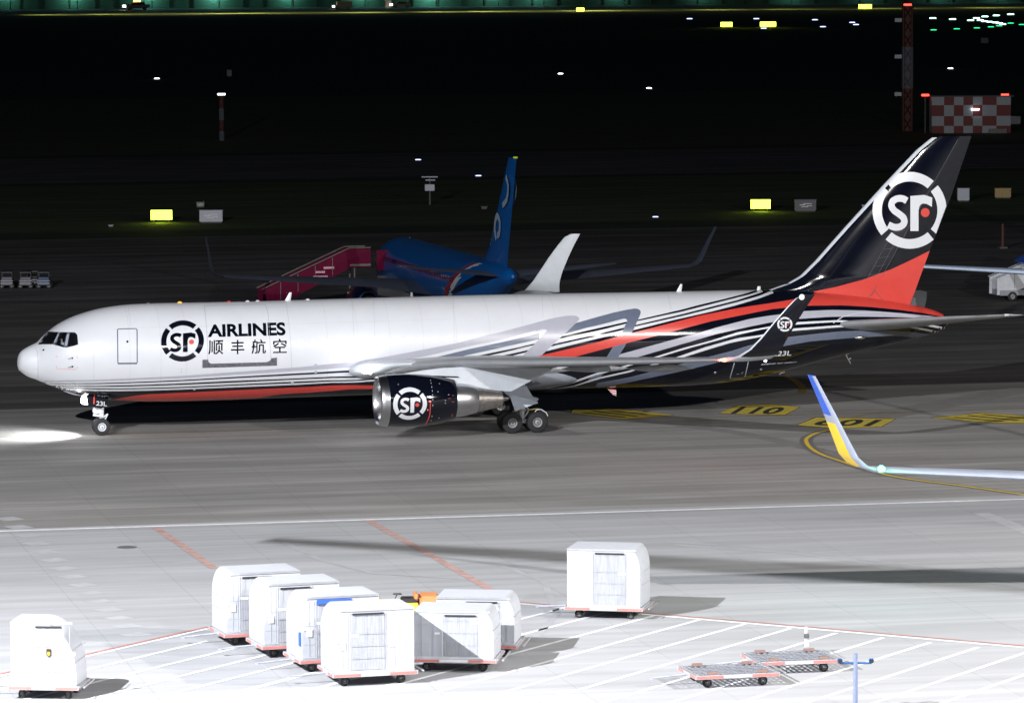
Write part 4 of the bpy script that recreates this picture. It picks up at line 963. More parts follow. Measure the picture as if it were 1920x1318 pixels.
# pilot
pil = MB(); px_ = aty(116, 642, -1.25); SK = mat('skin', (.42, .26, .18), .5); SHIRT = mat('white_shirt', (.75, .8, .85), .7); HAIR = mat('dark_hair', (.02, .018, .015), .6)
def person_body(base):
    bm = bmesh.new(); x, y, z = base
    J = {'pel': (x+.1, y, z-.45, .17), 'ch': (x+.08, y, z-.18, .19), 'nk': (x+.03, y, z+.06, .065), 'hd': (x, y, z+.16, .10), 'tp': (x, y, z+.25, .085),
         'sl': (x+.06, y-.19, z-.03, .07), 'el': (x-.02, y-.27, z-.30, .05), 'wl': (x-.25, y-.18, z-.20, .035), 'hl': (x-.32, y-.14, z-.16, .04), 'sr': (x+.06, y+.19, z-.03, .07), 'er': (x-.02, y+.27, z-.30, .05), 'wr': (x-.25, y+.18, z-.30, .035), 'hr': (x-.32, y+.14, z-.30, .04),
         'kl': (x-.35, y-.12, z-.50, .075), 'kr': (x-.35, y+.12, z-.50, .075)}
    me = bpy.data.meshes.new('person'); names = list(J); ed = [('pel', 'ch'), ('ch', 'nk'), ('nk', 'hd'), ('hd', 'tp'), ('ch', 'sl'), ('sl', 'el'), ('el', 'wl'), ('wl', 'hl'), ('ch', 'sr'), ('sr', 'er'), ('er', 'wr'), ('wr', 'hr'), ('pel', 'kl'), ('pel', 'kr')]
    me.from_pydata([J[k][:3] for k in names], [(names.index(a_), names.index(b_)) for a_, b_ in ed], [])
    o = bpy.data.objects.new('person', me); COL.objects.link(o); bpy.context.view_layer.objects.active = o
    md = o.modifiers.new('skin', 'SKIN'); sv = me.skin_vertices[0].data
    for i, k in enumerate(names): sv[i].radius = (J[k][3], J[k][3]); 
    sv[0].use_root = True; md2 = o.modifiers.new('sub', 'SUBSURF'); md2.levels = 2; md2.render_levels = 2
    bpy.context.view_layer.update(); m2 = bpy.data.meshes.new_from_object(o.evaluated_get(bpy.context.evaluated_depsgraph_get()))
    o.modifiers.clear(); o.data = m2; m2.materials.clear(); m2.materials.append(SHIRT); m2.materials.append(SK); m2.materials.append(HAIR)
    for p_ in m2.polygons:
        c_ = p_.center; p_.use_smooth = True
        if c_.z > z+.04: p_.material_index = 2 if (c_.z > z+.22 or c_.x > x+.05) else 1
        elif c_.x < x-.22 and c_.z > z-.36: p_.material_index = 1
        else: p_.material_index = 0
    return o
pb = person_body((px_[0], px_[1], px_[2]-.02))
tag(pb, 'pilot in a white shirt seated behind the middle cockpit window of the cargo jet', 'person')

# ================================================================== other airliners (737-size)
def airliner(label, loc, rz, body, wingm, finm, tailmark=None, winglets=None, gear=True, engines=True):
    r = thing('airliner', label, 'airplane', loc, rz)
    f = MB(); rings = []
    P = [(0, .02, 2.9), (.15, .45, 2.9), (.6, .95, 2.95), (1.4, 1.4, 3.05), (2.6, 1.72, 3.22), (4.2, 1.87, 3.35), (6, 1.9, 3.4), (26, 1.9, 3.4), (28.5, 1.82, 3.5), (31, 1.6, 3.75), (34, 1.15, 4.2), (36.5, .65, 4.55), (38, .3, 4.7), (38.2, .1, 4.72)]
    xs_ = [p[0] for p in P]; 
    for x in list(np.linspace(0, 1, 10)**2*2.4)+list(np.linspace(3, 38.2, 60)):
        rr = pchip(xs_, [p[1] for p in P], np.array(float(x))); zc = pchip(xs_, [p[2] for p in P], np.array(float(x)))
        rings.append([(x, float(rr)*math.cos(a_)*.97, float(zc)+float(rr)*1.04*math.sin(a_)) for a_ in [2*math.pi*k/40 for k in range(40)]])
    f.loft(rings, body)
    # window row
    wn = f
    for s_ in (-1, 1):
        for k in range(44):
            x = 6.5+k*.5
            wn.add([(x, s_*1.862, 3.72), (x+.24, s_*1.862, 3.72), (x+.24, s_*1.845, 4.05), (x, s_*1.845, 4.05)], [(0, 1, 2, 3)], GLASSY)
    fo = f.build('fuselage', r, smooth=50)
    for s_ in (-1, 1):
        w_ = MB(); sp = 1.0 if not winglets else winglets.get('span', 1.0)
        ws = [(1.2, 12.6, 2.35, 7.6, .13), (5.6*sp, 15.6, 2.95, 4.6, .12), (11*sp, 18.4, 3.45, 3.2, .11), (16.9*sp, 21.3, 4.0, 1.65, .10)]
        w_.loft([foil((x, s_*y, z), c_, t_, (0, 0, 1), R_(1.5)) for y, x, z, c_, t_ in ws], wingm); wo = w_.build('wing', r, smooth=50)
        g_ = MB(); wl_ = [(16.9, 21.3, 4.0, 1.65), (17.35, 21.6, 4.12, 1.5), (17.65, 21.9, 4.4, 1.35), (17.85, 22.3, 4.95, 1.15), (18.1, 23.1, 5.9, .85), (18.4, 23.95, 6.9, .55)]
        wl_ = [(16.9*sp+(a_-16.9)*(.62 if sp > 1 else 1), b_, c_, d_) for a_, b_, c_, d_ in wl_]
        if winglets: hs_ = winglets.get('h', 1.0)
        else: hs_ = 1.0
        R5 = []
        for i, (y, x, z, c_) in enumerate(wl_):
            z = 4.0+(z-4.0)*hs_; a_ = wl_[max(i-1, 0)]; b_ = wl_[min(i+1, 5)]; dy, dz = b_[0]-a_[0], (b_[2]-a_[2])*hs_; l = math.hypot(dy, dz)
            R5.append(foil((x, s_*y, z), c_*(1.1 if hs_ > 1 else 1), .09, (0, s_*-dz/l, dy/l), 0, camber=0, n=8))
        if winglets and winglets.get('cols'):
            n = len(R5[0]); half = n//2; vs_ = []; 
            # resample for colour bands
            fine_ = []
            for i in range(len(R5)-1):
                for k in range(4): fine_.append([tuple(np.array(R5[i][j])*(1-k/4)+np.array(R5[i+1][j])*k/4) for j in range(n)])
            fine_.append(R5[-1])
            for i in range(len(fine_)-1):
                zm = fine_[i][half][2]; t = (zm-4.0)/(2.9*hs_)
                for j in range(n):
                    k = (j+1) % n; xm = (fine_[i][j][0]-fine_[i][half][0])/max(.01, abs(fine_[i][0][0]-fine_[i][half][0]))
                    mt = winglets['cols'](t, xm, j >= half)
                    g_.add([fine_[i][j], fine_[i][k], fine_[i+1][k], fine_[i+1][j]], [(0, 1, 2, 3)], mt)
            g_.add(fine_[-1], [tuple(range(n))], winglets['cols'](1, .5, False))
        else: g_.loft(R5, wingm)
        g_.build('winglet', wo, smooth=45, weld=True)
        h_ = MB(); h_.loft([foil((x, s_*y, z), c_, .09, (0, 0, 1)) for y, x, z, c_ in ((.5, 33.2, 4.6, 3.6), (7.1, 37.6, 5.45, 1.2))], wingm); h_.build('tailplane', r, smooth=50)
        if engines:
            e_ = thing('engine', None, None, (11.6, s_*4.9, 1.45)); e_.parent = r
            m1 = MB(); m1.lathe([(.7, .78), (.1, .82), (0, .9), (.2, .98), (1.2, 1.05), (2.6, .95), (3.4, .75), (3.4, .6)], 'x', (0, 0, 0), body, 32); m1.lathe([(3.2, .55), (4.3, .35), (4.8, .05)], 'x', (0, 0, 0), STEEL, 24); m1.lathe([(.7, .01), (.7, .8)], 'x', (0, 0, 0), DARK, 24); m1.build('nacelle', e_, smooth=40)
            m1 = MB(); m1.loft([[(.8, -.12, .9), (.8, .12, .9), (.8, .12, 1.05), (.8, -.12, 1.05)], [(3.2, -.14, .8), (3.2, .14, .8), (3.2, .14, 1.45), (3.2, -.14, 1.45)], [(5, -.05, 1.1), (5, .05, 1.1), (5, .05, 1.5), (5, -.05, 1.5)]], body); m1.build('pylon', e_, smooth=40)
    fn = MB(); R6 = []
    for z, a_, b_ in ((4.9, 29.0, 36.4), (5.6, 30.6, 36.7), (6.4, 31.9, 36.95), (12.7, 37.2, 39.3)):
        c_ = b_-a_; R6.append(foil((a_, 0, z), c_, .09, (0, 1, 0), 0, camber=0))
    fn.loft(R6, finm)
    if tailmark: tailmark(fn)
    fn.build('fin', r, smooth=50)
    if gear:
        for x, y, rr in ((4.0, 0, .35), (20, -2.86, .56), (20, 2.86, .56)):
            g_ = thing('landing_gear', None, None, (x, y, 0)); g_.parent = r
            for dy_ in (-.3, .3): wheel(g_, 0, dy_, rr, .3, rr*.5)
            m1 = MB(); m1.tube((0, 0, rr), (0, 0, 2.4), .09, GEARW); m1.tube((0, -.4, rr), (0, .4, rr), .05, GEARW); m1.build('strut', g_, smooth=40)
    return r
BLUE = mat('bright_blue_paint', (.002, .085, .31), .32, coat=.4, var=.06)
def bluemark(fn):
    # pale scroll motif on both sides of the fin, generic curls
    M2 = mat('pale_blue_motif', (.30, .38, .48), .4)
    for s_ in (-1, 1):
        for pts, w_ in (([(34.6, 7.0), (34.2, 7.8), (34.8, 8.6), (35.6, 8.3), (35.5, 7.5), (34.9, 7.3)], .45), ([(36.4, 9.4), (37.6, 9.9), (38.0, 10.8), (37.4, 11.4)], .4)):
            for q in stroke(cat(pts, 5), w_): fn.add([(p[0], s_*.27, p[1]) for p in q], [(0, 1, 2, 3)], M2)
ang = math.atan2(3.4, 35.6)     # the aft axis of the parked jet points towards -y
cx_, cy_ = 38.4, 63.7
rz = ang-math.pi/2-R_(4.2); ax = (math.cos(rz), math.sin(rz))
b737 = airliner('bright blue parked airliner with pale curls on its fin, beyond the cargo jet', (cx_-21.8*ax[0], cy_-21.8*ax[1], 0), rz, BLUE, mat('dim_wing_grey', (.07, .08, .11), .4), BLUE, bluemark)
# red and white sash on the blue jet's rear fuselage
sa = MB()
for k, (x0, mt) in enumerate(((24.5, mat('dark_red_sash', (.25, .02, .03), .4)), (25.6, mat('dull_white_sash', (.45, .47, .5), .4)))):
    for s_ in (-1, 1):
        V = []; n = 14
        for i in range(n+1):
            a_ = R_(-35+i*95/n); x = x0+i*.42
            rr = float(np.interp(x, [26, 28.5, 31, 34], [1.9, 1.82, 1.6, 1.15]))+.012; zc = float(np.interp(x, [26, 28.5, 31, 34], [3.4, 3.5, 3.75, 4.2]))
            for dx_ in (0, 1.0):
                V.append((x+dx_, s_*rr*.97*math.cos(a_)*(1-.012*dx_*max(0, x-26)), zc+rr*1.04*math.sin(a_)))
        sa.add(V, [(2*i, 2*i+1, 2*i+3, 2*i+2) for i in range(n)], mt)
sa.build('painted_sash', b737)
p_ = [o for o in b737.children if o.name.startswith('fin')][0]
gt = MB(); gt.box(38.8, 39.2, -.1, .1, 12.7, 12.8, glow('dim_yellow_tip_glow', (.6, .8, .05), .5)); gt.build('fin_tip_strip', b737)  # strip glows by emission, standing in for reflected light
# near airliner whose right wing reaches into the picture
NWG = mat('near_wing_grey', (.30, .325, .40), .4, coat=.2)
YEL = mat('yellow_paint', (.80, .52, .03), .35, coat=.2); BLU2 = mat('deep_blue_paint', (.03, .10, .50), .35, coat=.2)
def wcols(t, xm, lower):
    if t > .93: return BLU2
    if lower is not None and xm > .30:
        if t > .50: return BLU2
        if t > .42: return NWG
        if t > .04: return YEL
    return NWG
phi = R_(9)
rz2 = math.pi/2+phi
ax2 = (math.cos(rz2), math.sin(rz2)); lat = (-ax2[1], ax2[0])   # local +y
# starboard tip (local y=+17.65?) must land on (30.1,-61)
def place_tip(tip, rz_, sy, xt=21.3, yt=16.9):
    a_ = (math.cos(rz_), math.sin(rz_)); l_ = (-a_[1], a_[0]); return (tip[0]-a_[0]*xt-l_[0]*sy*yt, tip[1]-a_[1]*xt-l_[1]*sy*yt, 0)
tip = atz(1652, 884, 4.0)
tip = atz(1652, 884, 5.4)
near = airliner('parked white airliner whose yellow and blue winglet shows beside the painted ground signs', place_tip(tip, rz2, 1, 21.3*1.35, 16.9*1.35*1.5), rz2, NWG, NWG, NWG, None, {'h': .93, 'cols': wcols, 'span': 1.5})
near.scale = (1.35, 1.35, 1.35)
nl = MB(); nl.lathe([(-.12, .02), (-.08, .08), (.05, .11), (.14, .07)], 'x', (0, 0, 0), glow('green_navigation_glow', (.10, 1, .42), 9), 12, True); o = nl.build('navigation_light', near, smooth=50); o.location = (21.15, 25.40, 4.10)
lamp('navigation_light_glow', (20.7, 25.6, 4.2), 160, (.15, 1, .5), .06, parent=near)
# airliner off to the right, far side, its wing catching the light
tip3 = atz(1692, 499, 5.4); rz3 = math.pi/2+R_(4)
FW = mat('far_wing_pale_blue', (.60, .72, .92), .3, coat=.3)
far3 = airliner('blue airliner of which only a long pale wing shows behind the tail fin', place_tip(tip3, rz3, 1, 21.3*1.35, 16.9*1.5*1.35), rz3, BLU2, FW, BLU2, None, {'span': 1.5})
far3.scale = (1.35, 1.35, 1.35)

# ================================================================== passenger stairs
def stairs(label, loc, rz, L_, H_, side_m, trim_m, steps=16, canopy=True, scale=1.0):
    r = thing('passenger_stairs', label, 'passenger stairs', loc, rz)
    c_ = MB(); c_.box(.2, L_+1.6, -.95, .95, .45, .85, trim_m, .04); c_.build('chassis', r)
    for x in (1.2, L_+.6):
        for s_ in (-1, 1): wheel(r, x, s_*.85, .38, .25, .2)
    st_ = MB()
    for k in range(steps):
        x = .3+(L_-.3)*k/steps; z = .6+(H_-.6)*k/steps; st_.box(x, x+L_/steps+.05, -.7, .7, z, z+.06, METAL)
    st_.build('steps', r)
    for s_ in (-1, 1):
        p = MB(); y0, y1 = (s_*.78, s_*.84); y0, y1 = min(y0, y1), max(y0, y1)
        p.prism([(0, .5), (.9, .5), (L_+.1, H_-.25), (L_+1.6, H_-.25), (L_+1.6, H_+1.1), (L_, H_+1.1), (0, 1.75)], y0, y1, side_m)
        for t in (.2, .4, .6, .8): p.box(L_*t-.02, L_*t+.02, s_*.86-.01, s_*.86+.01, .5+(H_-.5)*t*.9, 1.75+(H_-.65)*t, trim_m)
        p.build('side_panel', r)
        h_ = MB(); h_.path([(-.1, s_*.81, 1.8), (L_, s_*.81, H_+1.2), (L_+1.6, s_*.81, H_+1.2)], .05, trim_m); h_.build('handrail', r, smooth=40)
    pf = MB(); pf.box(L_, L_+1.6, -.9, .9, H_-.15, H_, trim_m, .02); pf.tube((L_+.4, -.7, .8), (L_+.4, -.7, H_), .08, trim_m); pf.tube((L_+.4, .7, .8), (L_+.4, .7, H_), .08, trim_m); pf.tube((1.2, 0, .8), (L_+.2, 0, H_-.3), .1, trim_m); pf.build('platform', r, smooth=40)
    if canopy:
        k_ = MB(); k_.box(L_+.1, L_+1.6, -.95, .95, H_+2.0, H_+2.12, trim_m, .03)
        for s_ in (-1, 1):
            for xx in (L_+.15, L_+1.5): k_.tube((xx, s_*.85, H_), (xx, s_*.85, H_+2.0), .04, trim_m)
        k_.build('canopy', r)
    return r
MAG = mat('magenta_panel', (.10, .002, .024), .6, spec=.1); CREAM = mat('cream_trim', (.12, .115, .10), .5); GREYT = mat('stairs_grey', (.32, .33, .36), .45)
ms = stairs('magenta-sided passenger stairs standing behind the cargo jet beside the blue airliner', (27.0, 79.5, 0), R_(4), 6.6, 3.5, MAG, CREAM, canopy=False)
mb = MB()
mb.box(8.6, 11.6, -1.0, -.92, 3.0, 4.5, MAG, .02); mb.box(8.7, 11.5, -.9, .9, .6, 2.6, mat('truck_dark', (.06, .06, .065), .5), .05)
for a0, a1, z0, z1 in ((9.5, 10.1, 3.45, 3.7), (10.2, 10.8, 3.45, 3.7), (9.5, 10.1, 3.85, 4.1), (10.2, 10.8, 3.85, 4.1)): mb.box(a0, a1, -1.02, -1.001, z0, z1, CREAM)
for a0, a1, z0, z1 in ((4.0, 4.7, 2.9, 3.05), (4.6, 5.4, 3.2, 3.35), (3.8, 4.9, 2.6, 2.7)): mb.box(a0, a1, -.86, -.845, z0, z1, mat('pale_pink_mark', (.5, .3, .35), .5))
mb.build('sign_board', ms)
ws = stairs('white passenger stairs with a red wedge and blue hood beyond the tail', (82.4, 75.5, 0), R_(2), 7.0, 3.2, mat('stairs_white', (.62, .64, .68), .45), GREYT, canopy=True)
mb = MB(); mb.prism([(4.2, .9), (7.2, .9), (7.2, 2.2)], -.88, -.865, RED)
mb.prism([(2.0, 2.9), (2.9, 2.6), (9.6, 5.6), (9.6, 7.0)], -1.05, 1.05, BLU2)
for k in range(3):
    mb.box(5.5+k*1.3, 6.3+k*1.3, -1.08, -1.06, 5.0+k*.25, 5.08+k*.25, glow('blue_strip_lamp', (.15, .5, 1), 3))
mb.build('blue_hood', ws)

# ================================================================== cargo containers and dollies
CW, CD, CH = 2.96, 2.2, 2.32
CONT = mat('container_white', (.46, .475, .515), .5, var=.04, scale=2); CURT = mat('door_curtain_grey', (.33, .34, .37), .6, var=.12, scale=3, stretch=(4, 4, .5)); RAILM = mat('rail_aluminium', (.7, .71, .74), .35, metal=.7)
RWS = mat('reflective_red', (.60, .20, .18), .4); BLKB = mat('black_bar', (.03, .03, .035), .5); DOLG = mat('dolly_blue_grey', (.34, .36, .42), .5, var=.15); STK = mat('sticker_white', (.85, .85, .85), .5); STB = mat('sticker_blue', (.04, .12, .5), .5)
def container(label, loc, rz, mirror=False, accents='', group='white air cargo containers on dollies', curve=(.41, .94), h=CH):
    r = thing('cargo_container', label, 'cargo container', loc, rz, group)
    # local: face looks to -y, x along the face, origin at the base centre
    m_ = -1 if mirror else 1
    prf = [(-CW/2, .0), (-CW/2, h-curve[1])]
    for k in range(1, 13):
        a_ = math.pi/2*k/12; prf.append((-CW/2+curve[0]*(1-math.cos(a_)), h-curve[1]+curve[1]*math.sin(a_)))
    prf += [(CW/2, h), (CW/2, 0)]
    prf = [(x*m_, z) for x, z in prf]
    if m_ < 0: prf = prf[::-1]
    b = MB(); b.prism(prf, -CD/2, CD/2, CONT)
    for x in (-.92, .42): b.box(x*m_-.02, x*m_+.02, -CD/2-.02, -CD/2, .06, h-.12, RAILM)
    b.box(-CW/2, CW/2, -CD/2-.03, -CD/2-.001, 0, .07, RAILM); b.box(-CW/2+.15, CW/2, -CD/2-.03, -CD/2-.001, h-.07, h+.004, RAILM) if m_ > 0 else b.box(-CW/2, CW/2-.15, -CD/2-.03, -CD/2-.001, h-.07, h+.004, RAILM)
    sx = -m_*(CW/2)
    for z in (.45*h, .72*h): b.box(min(sx, sx-m_*.012), max(sx, sx-m_*.012), -CD/2+.05, CD/2-.05, z*.8, z*.8+.025, RAILM)
    for x in (-1.2, -1.0, .75, 1.2): b.box(x*m_-.008, x*m_+.008, -CD/2-.012, -CD/2, .1, h-.15, SEAM)
    for z in (.55, 1.25): b.box(-CW/2+.05, -.95, -CD/2-.010, -CD/2, z, z+.012, SEAM)
    b.build('shell', r, smooth=30)
    d = MB(); x0, x1 = (-.92, .42) if m_ > 0 else (-.42, .92)
    n = 26; V = []
    for i in range(n+1):
        x = x0+.03+(x1-x0-.06)*i/n; y = -CD/2-.012-.010*abs(math.sin(i*1.7)); V += [(x, y, .1), (x, y-.004*math.sin(i*.9), h-.18)]
    d.add(V, [(2*i, 2*i+2, 2*i+3, 2*i+1) for i in range(n)], CURT)
    if 'bluebar' in accents: d.box(x0, x1, -CD/2-.09, -CD/2-.02, h-.28, h-.10, STB, .01)
    else: d.box(x0+.08, x1-.08, -CD/2-.07, -CD/2-.02, h-.20, h-.14, BLKB, .01)
    for z in (.5, .95, 1.4): d.box(x0+.02, x1-.02, -CD/2-.035, -CD/2-.028, z, z+.03, CURT)
    d.build('door_curtain', r)
    for (x, z, w_, hh) in ((-1.2, .85, .22, .3), (-.75, 1.3, .3, .1), (.62, .9, .2, .08), (-1.32, 1.1, .25, .12)):
        x *= m_; s_ = MB(); s_.box(x-w_/2, x+w_/2, -CD/2-.03, -CD/2-.024, z, z+hh, STK); s_.build('sticker', r)
    s_ = MB()
    if 'bluetag' in accents: s_.box(sx-.06 if sx < 0 else sx, sx if sx < 0 else sx+.06, -CD/2+.1, -CD/2+.3, .5, 1.0, STB); s_.build('blue_tag', r)
    return r
def dolly(label, loc, rz, loaded=True, group='low cargo dollies'):
    r = thing('cargo_dolly', label, 'cargo dolly', loc, rz, group); hw, hd = 1.6, 1.2
    d = MB(); d.box(-hw, hw, -hd, -hd+.10, .36, .50, RAILM, .01); d.box(-hw, hw, hd-.10, hd, .36, .50, RAILM, .01)
    d.box(-hw, -hw+.10, -hd+.1, hd-.1, .36, .50, RAILM, .01); d.box(hw-.10, hw, -hd+.1, hd-.1, .36, .50, RAILM, .01)
    for k in range(5): d.box(-hw+.1, hw-.1, -hd+.28+k*.45, -hd+.36+k*.45, .34, .44, DOLG)
    for k in range(16): d.tube((-hw+.2+k*.215, -hd+.12, .465), (-hw+.2+k*.215, hd-.12, .465), .035, RAILM, n=8)
    if not loaded:
        for k in range(2):
            for s_ in (-1, 1): d.box(-hw+.5+k*1.9, -hw+.9+k*1.9, s_*(hd-.2)-.06, s_*(hd-.2)+.06, .50, .60, mat('rusty_stop', (.25, .16, .14), .6), .01)
        for k in range(7): d.box(-hw+.15, hw-.15, -hd+.2+k*.33, -hd+.215+k*.33, .502, .51, BLKB)
    d.build('deck', r, smooth=40)
    for x in (-1.05, 1.05):
        for y in (-.8, .8): wheel(r, x, y, .17, .14, .09)
    t = MB(); t.tube((-hw-1.25, 0, .3), (-hw, 0, .38), .035, DOLG); t.lathe([(-.02, .05), (.02, .05), (.02, .1), (-.02, .1)], 'z', (-hw-1.3, 0, .29), DOLG, 14); t.build('tow_bar', r, smooth=40)
    bs = [(x0, x1, -hd-.012, -hd-.002, .38, .48, RWS) for x0, x1 in ((-1.56, -.55), (.55, 1.56))]
    bs += [(sg*hw-.012 if sg < 0 else hw+.002, -hw-.002 if sg < 0 else hw+.012, y0, y1, .38, .48, RWS) for sg in (-1, 1) for y0, y1 in ((-1.1, -.5), (.4, 1.0))]
    bs.append((-.5, .5, -hd-.012, -hd-.002, .40, .47, STK))
    for b_ in bs: m_ = MB(); m_.box(*b_); m_.build('reflective_strip', r)
    return r
yaw_cam = -YAW
DZ = .505
def place(top_px, ref, rz, mirror, h=CH):
    # top_px: pixel of a roof corner of the shell, ref = (sx, sy) sign of that corner
    c_ = atz(top_px[0], top_px[1], DZ+h); ca, sa_ = math.cos(rz), math.sin(rz); lx, ly = ref[0]*CW/2, ref[1]*CD/2
    return (c_[0]-(lx*ca-ly*sa_), c_[1]-(lx*sa_+ly*ca))
specs = [((563, 1069), (1, -1), yaw_cam+R_(18), False, '', 'white cargo container at the far end of the row of four', 'dolly under the container at the far end of the row'),
         ((636, 1089), (1, -1), yaw_cam+R_(18), False, '', 'white cargo container second from the far end of the row of four', 'dolly under the container second from the far end of the row'),
         ((710, 1113), (1, -1), yaw_cam+R_(18), False, 'bluebar bluetag', 'white cargo container with a blue bar over its door, third in the row', 'dolly carrying the container with the blue door bar'),
         ((776, 1137), (1, -1), yaw_cam+R_(16), False, '', 'white cargo container at the front end of the row, grey door fully visible', 'dolly under the container at the front end of the row'),
         ((925, 1146), (1, -1), yaw_cam+R_(-7), True, '', 'white cargo container of the pair, standing in front with its wide door showing', 'dolly under the front container of the pair'),
         ((964, 1121), (1, -1), yaw_cam+R_(-7), True, '', 'white cargo container of the pair, half hidden behind the front one', 'dolly under the rear container of the pair'),
         ((1200, 1031), (1, -1), yaw_cam+R_(-12), True, '', 'white cargo container standing alone in the middle of the apron', 'dolly under the lone container')]
for px, ref, rz_, mir, acc, lab, dlab in specs:
    hh_ = 1.78 if 'pair' in lab else CH
    x, y = place(px, ref, rz_, mir, hh_)
    container(lab, (x, y, DZ), rz_, mir, acc, h=hh_); dolly(dlab, (x, y, 0), rz_, True)
# big rounded container at the left edge
LXY = atz(104, 1296, .3)
big = container('tall white container with one large rounded shoulder and a small yellow badge', (LXY[0]-.1, LXY[1]+1.0, .22), yaw_cam+R_(-6), True, '', 'white air cargo containers on dollies', (1.75, 1.9), 2.30)
big.scale = (.80, .86, 1.0)
bd2 = MB(); YB = mat('badge_yellow', (.55, .38, .03), .5); BRN = mat('badge_brown', (.05, .025, .015), .5)
bd2.prism([(.16, 1.12), (.26, 1.04), (.36, 1.12), (.36, 1.34), (.16, 1.34)], -CD/2-.062, -CD/2-.056, BRN); bd2.prism([(.20, 1.14), (.26, 1.09), (.32, 1.14), (.32, 1.24), (.20, 1.24)], -CD/2-.07, -CD/2-.063, YB); bd2.build('badge', big)
dl = dolly('dolly under the tall rounded container at the apron edge', (LXY[0]-.1, LXY[1]+1.0, -.28), yaw_cam+R_(-6)); dl.scale = (.80, .86, 1.0); dl.location.z = -.0; big.location.z = .505
# empty pallet dollies
for (u, v, a_, lab) in ((1366, 1254, 14, 'empty roller dolly in front of the other empty one, its deck bare'), (1482, 1229, 12, 'empty roller dolly coupled behind the other empty one, beside a thin pole')):
    p = atz(u, v, .5); dolly(lab, (p[0], p[1], 0), yaw_cam+R_(a_), False)
# tow tractor behind the containers
p = atz(770, 1127, .9); tr = thing('tow_tractor', 'small orange and yellow tow tractor half hidden between the container groups', 'tow tractor', (p[0], p[1]+.4, 0), yaw_cam+R_(6))
ORG = mat('tractor_orange', (.60, .25, .10), .45); TY = mat('tractor_yellow', (.75, .50, .08), .45)
m1 = MB(); m1.box(-1.6, .4, -.7, .7, .35, .85, TY, .08); m1.box(-1.6, -1.1, -.68, .68, .8, 1.0, TY, .06); m1.box(.4, 1.2, -.7, .7, .35, 1.12, ORG, .08); m1.build('body', tr, smooth=40)
m1 = MB(); m1.box(-.3, .3, -.45, .45, .85, 1.0, BLKB, .04); m1.box(.2, .35, -.45, .45, .95, 1.2, ORG, .04); m1.build('seat', tr, smooth=40)
for x in (-1.1, .75):
    for y in (-.6, .6): wheel(tr, x, y, .3, .2, .16)
m1 = MB(); m1.tube((-.6, 0, .85), (-.45, 0, 1.15), .02, BLKB); m1.lathe([(-.015, .15), (.015, .15), (.015, .18), (-.015, .18)], 'z', (-.45, 0, 1.15), BLKB, 18); m1.build('steering_wheel', tr)
# slim grey pole and blue twin-arm post
p = atz(1511, 1226, 0); pl = thing('marker_pole', 'thin grey pole standing behind the empty dollies', 'pole', (p[0], p[1], 0))
m1 = MB(); m1.lathe([(0, .16), (.06, .16), (.08, .07), (1.05, .065), (1.06, .01)], 'z', (0, 0, 0), mat('pole_grey', (.50, .50, .53), .5), 14, True); m1.build('post', pl, smooth=40)
m1 = MB(); m1.box(-.10, .10, -.09, -.07, .62, .80, GREYPL, .01); m1.box(-.10, .10, -.09, -.07, .30, .55, STK, .01); m1.build('plate', pl)
p = atz(1604, 1330, 0); bp_ = thing('twin_arm_post', 'blue post with two short arms and small lamp heads at the bottom edge', 'post', (p[0], p[1], 0), yaw_cam)
BL3 = mat('post_blue', (.04, .12, .32), .45); BL4 = mat('post_pale_blue', (.20, .24, .36), .5)
m1 = MB(); m1.tube((0, 0, 0), (0, 0, 2.0), .09, BL4, .08); m1.lathe([(0, .2), (.05, .2), (.06, .1)], 'z', (0, 0, 0), BL4, 14, True); m1.build('post', bp_, smooth=40)
m1 = MB(); m1.box(-.56, .56, -.035, .035, 1.62, 1.69, BL3, .01); m1.build('cross_arm', bp_)
for s_ in (-1, 1):
    m1 = MB(); m1.box(s_*.55-.09, s_*.55+.09, -.08, .08, 1.66, 1.82, BL3, .03); m1.box(s_*.55-.06, s_*.55+.06, -.10, -.08, 1.68, 1.80, GLASSY, .01); m1.build('lamp_head', bp_)

# ================================================================== floodlight masts (outside the frame, they light the apron)
def mast(loc, aim, label, arm=False):
    r = thing('floodlight_mast', label, 'floodlight mast', (loc[0], loc[1], 0), aim)
    m1 = MB(); m1.tube((0, 1.0, 0), (0, 1.0, loc[2]-.8), .35, GREYT, .18); m1.build('pole', r, smooth=40)
    m1 = MB(); m1.box(-2.0, 2.0, .9, 1.0, loc[2]+.5, loc[2]+.6, GREYT); m1.box(-.1, .1, .9, 1.1, loc[2]-.9, loc[2]+.55, GREYT)
    for k in range(5): m1.box(-1.9+k*.9, -1.4+k*.9, .6, .89, loc[2]+.35, loc[2]+.75, GREYT, .03)
    m1.build('lamp_rack', r); return r
mast(MAST_A, R_(150), 'tall grey floodlight mast beside the containers, out of the frame')
mast(MAST_D, R_(186), 'tall grey floodlight mast nearest the terminal, out of the frame')
mast(MAST_B, R_(204), 'tall grey floodlight mast beyond the parked airliner, out of the frame')
mast(MAST_C, R_(231), 'tall grey floodlight mast at the end of the apron, out of the frame')
# unseen boom added below the first mast's lamps to throw the long apron shadow
LA = Vector(MAST_A); g0 = Vector((6.0, -45.9, 0)); g1 = Vector((34.6, -67.5, 0)); g2 = g1+(g1-g0)*.35; f_ = .085
m1 = MB(); a_ = LA+(g0-LA)*f_; b_ = LA+(g2-LA)*f_; m1.tube(a_-Vector((LA.x, LA.y, 0)), b_-Vector((LA.x, LA.y, 0)), .030, GREYT, .145, n=10)
bm_ = m1.build('shadow_boom'); bm_.location = (LA.x, LA.y, 0)
tag(bm_, 'tapering boom added under the mast lamps only to cast a shadow, out of the frame', 'boom')

